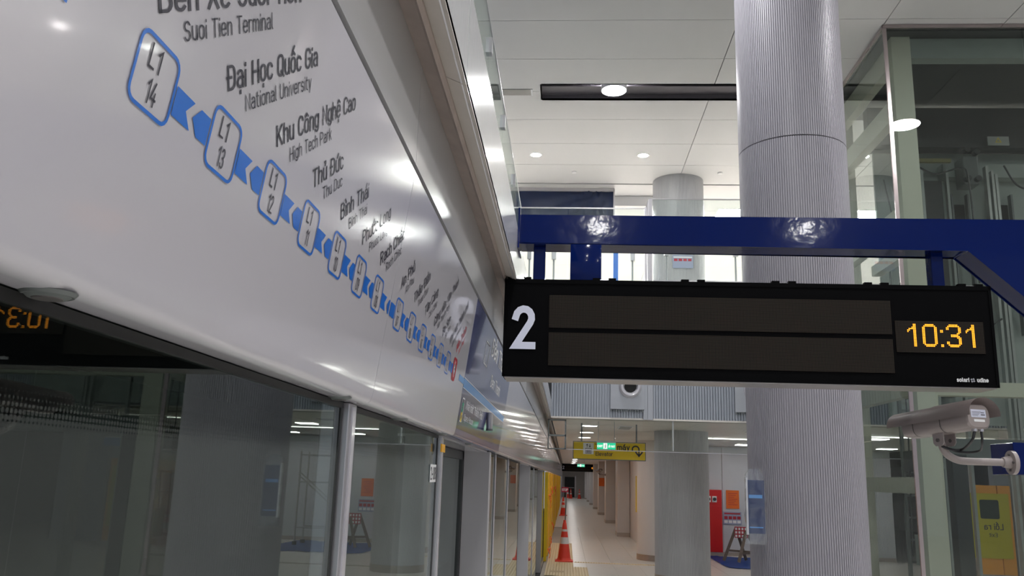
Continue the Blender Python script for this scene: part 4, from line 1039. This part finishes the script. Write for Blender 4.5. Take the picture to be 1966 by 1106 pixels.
# ================================================================== REAR WALL THINGS
o = thing('fire_cabinet', 'tall red fire cabinet against the rear wall beside second column', 'cabinet', (3.55, 23.84, 0))
obj('cabinet_body', bx(0, .66, .02, .2, .1, 1.73, bev=.006), 'red', o); obj('cabinet_door', bx(.02, .64, 0, .02, .12, 1.30), 'red', o); obj('cabinet_plinth', bx(0, .66, .03, .2, 0, .1), 'kick', o)
for xx in (.30, .46):
    q = B(); box(q, xx - .06, xx + .06, -.006, .02, 1.40, 1.56); obj('bell_plate', q, 'wtext', o); q = B(); cyl(q, (xx, -.05, 1.48), (xx, 0, 1.48), .045, 14); obj('bell', q, 'darkm', o)
o = thing('wall_notice', 'bright orange notice on the wall right of the red cabinet', 'notice', (4.36, 24.05, 1.24)); obj('notice_sheet', bx(0, .35, 0, .01, 0, .49), 'notice', o)
q = B()
for k in range(7): box(q, .05, .30 - .04 * (k % 3), -.003, 0, .40 - k * .05, .412 - k * .05)
obj('notice_print', q, 'redvinyl', o)
o = thing('wall_poster', 'pale blue picture poster below the bright orange notice', 'poster', (4.27, 24.05, .82)); obj('poster_sheet', bx(0, .49, 0, .01, 0, .34), 'paper', o)
q = B(); box(q, .03, .46, -.003, 0, .27, .31)
for k in range(4): box(q, .03 + .115 * k, .12 + .115 * k, -.003, 0, .14, .22)
obj('poster_pictures', q, 'redvinyl', o)
q = B()
for k in range(4): box(q, .03 + .115 * k, .12 + .115 * k, -.003, 0, .04, .11)
obj('poster_captions', q, 'wtext', o)
o = thing('trestle_barrier', 'folding wooden a-frame trestle with red and white board, on blue tarpaulin', 'barrier', (4.35, 22.2, .034))
def plank(bm, p, q, w_=.07, t=.03):
    p, q = Vector(p), Vector(q); d = (q - p).normalized(); s = Vector((0, 1, 0)).cross(d).normalized() * w_ / 2; n_ = Vector((0, 1, 0)) * t / 2
    vs = [bm.verts.new(b_ + a_ * s + c_ * n_) for b_ in (p, q) for a_ in (-1, 1) for c_ in (-1, 1)]
    for f in ((0, 1, 3, 2), (4, 6, 7, 5), (0, 4, 5, 1), (2, 3, 7, 6), (0, 2, 6, 4), (1, 5, 7, 3)): bm.faces.new([vs[i] for i in f])
for a, b in (((-.42, .0, 0), (-.10, .0, .80)), ((-.12, -.35, 0), (.16, -.05, .80)), ((.20, .35, 0), (-.08, .05, .76)), ((.50, .0, 0), (.12, 0, .80))):
    q = B(); plank(q, a, b); obj('leg', q, 'wood', o)
for a, b in (((-.32, .0, .25), (.30, .05, .22)), ((-.05, -.2, .2), (.40, .1, .2))):
    q = B(); plank(q, a, b, .05); obj('cross_bar', q, 'wood', o)
q = B(); box(q, -.15, .17, -.09, -.07, .56, .83); obj('warning_board', q, 'redvinyl', o)
q = B()
for r_ in range(3):
    for c_ in range(4): box(q, -.135 + c_ * .077, -.09 + c_ * .077, -.094, -.09, .58 + r_ * .085, .635 + r_ * .085)
obj('board_chequers', q, 'wtext', o)
q = B(); rn = random.Random(5); g = [[q.verts.new((3.75 + 2.6 * i / 14 + (rn.uniform(-.12, .12) if j in (0, 8) else 0), 20.6 + 3.1 * j / 8 + rn.uniform(-.1, .1), .004 + rn.uniform(0, .02))) for j in range(9)] for i in range(15)]
for i in range(14):
    for j in range(8): q.faces.new((g[i][j], g[i + 1][j], g[i + 1][j + 1], g[i][j + 1]))
bmesh.ops.solidify(q, geom=q.faces[:], thickness=.002)
o = obj('tarpaulin', q, 'tarp'); tag(o, 'crumpled blue tarpaulin spread on the floor by the rear wall', 'tarpaulin')
# scaffold: only its reflection shows beside the wrapped sign's reflection
o = thing('scaffold_tower', 'pipe scaffold tower reflected in the near door glass', 'scaffold', (5.0, 22.3, 0))
for xx in (0, .95):
    for yy_ in (0, .7):
        q = B(); cyl(q, (xx, yy_, .08), (xx, yy_, 2.4), .025, 8); pl = obj('upright', q, 'galv', o)
        q = B(); cyl(q, (xx, yy_, 0.014), (xx, yy_, .1), .06, 10); obj('castor', q, 'darkm', o)
for z in (.45, 1.6, 2.3):
    for yy_ in (0, .7):
        q = B(); cyl(q, (0, yy_, z), (.95, yy_, z), .02, 8); obj('ledger', q, 'galv', o)
q = B(); cyl(q, (0, 0, 1.0), (.95, 0, 1.75), .018, 8); cyl(q, (0, .0, 1.1), (.95, 0, 1.85), .018, 8); obj('stair_brace', q, 'galv', o)

# ================================================================== CONES
def cone(x, y, label, h=.94):
    o = thing('traffic_cone', label, 'cone', (x, y, .0))
    q = B(); box(q, -.21, .21, -.21, .21, .0, .035, bev=.01); lathe(q, [(.185, .035), (.165, .05), (.15, .09)], n=28); obj('base', q, 'cone', o, smooth=True)
    def rr(z): return .15 - (z - .09) * (.15 - .045) / (h - .18)
    def band(z0, z1, m, nm, e=0):
        q = B(); lathe(q, [(rr(z0) + e, z0), (rr(z1) + e, z1)], n=28); return obj(nm, q, m, o, smooth=True)
    band(.09, .40, 'cone', 'body'); band(.40, .55, 'conew', 'reflective_sleeve', .002); band(.55, .68, 'cone', 'body'); band(.68, .73, 'conew', 'reflective_sleeve', .002)
    q = B(); lathe(q, [(rr(.73), .73), (rr(.86), .86), (.035, .88), (.03, h), (0, h)], n=24); obj('neck', q, 'cone', o, smooth=True)
    return o
cone(-.03, 20.75, 'nearest orange and white traffic cone, with the STOP paddle in it')
cone(-.16, 45.8, 'orange traffic cone behind the nearest one, left of the paddle pole')
cone(.42, 86, 'tiny far traffic cone in front of the dark door, right one of pair')
cone(.12, 87.5, 'tiny far traffic cone in front of the dark door, left one of pair')
cone(1.28, 86, 'tiny far traffic cone right of the dark door')
o = thing('stop_paddle', 'small dark red STOP paddle on a thin pole stuck in the nearest cone', 'sign', (-.02, 20.74, .94))
q = B(); cyl(q, (0, 0, -.1), (0.02, 0, .66), .014, 8); obj('pole', q, 'mid', o)
obj('paddle', bx(-.10, .07, -.012, .0, .64, .76, bev=.002), 'stopm', o)
q = B(); text(q, 'STOP', (-.08, -.0135, .675), (1, 0, 0), (0, 0, 1), .05, wt=.18, width=.13); obj('lettering', q, 'wtext', o)
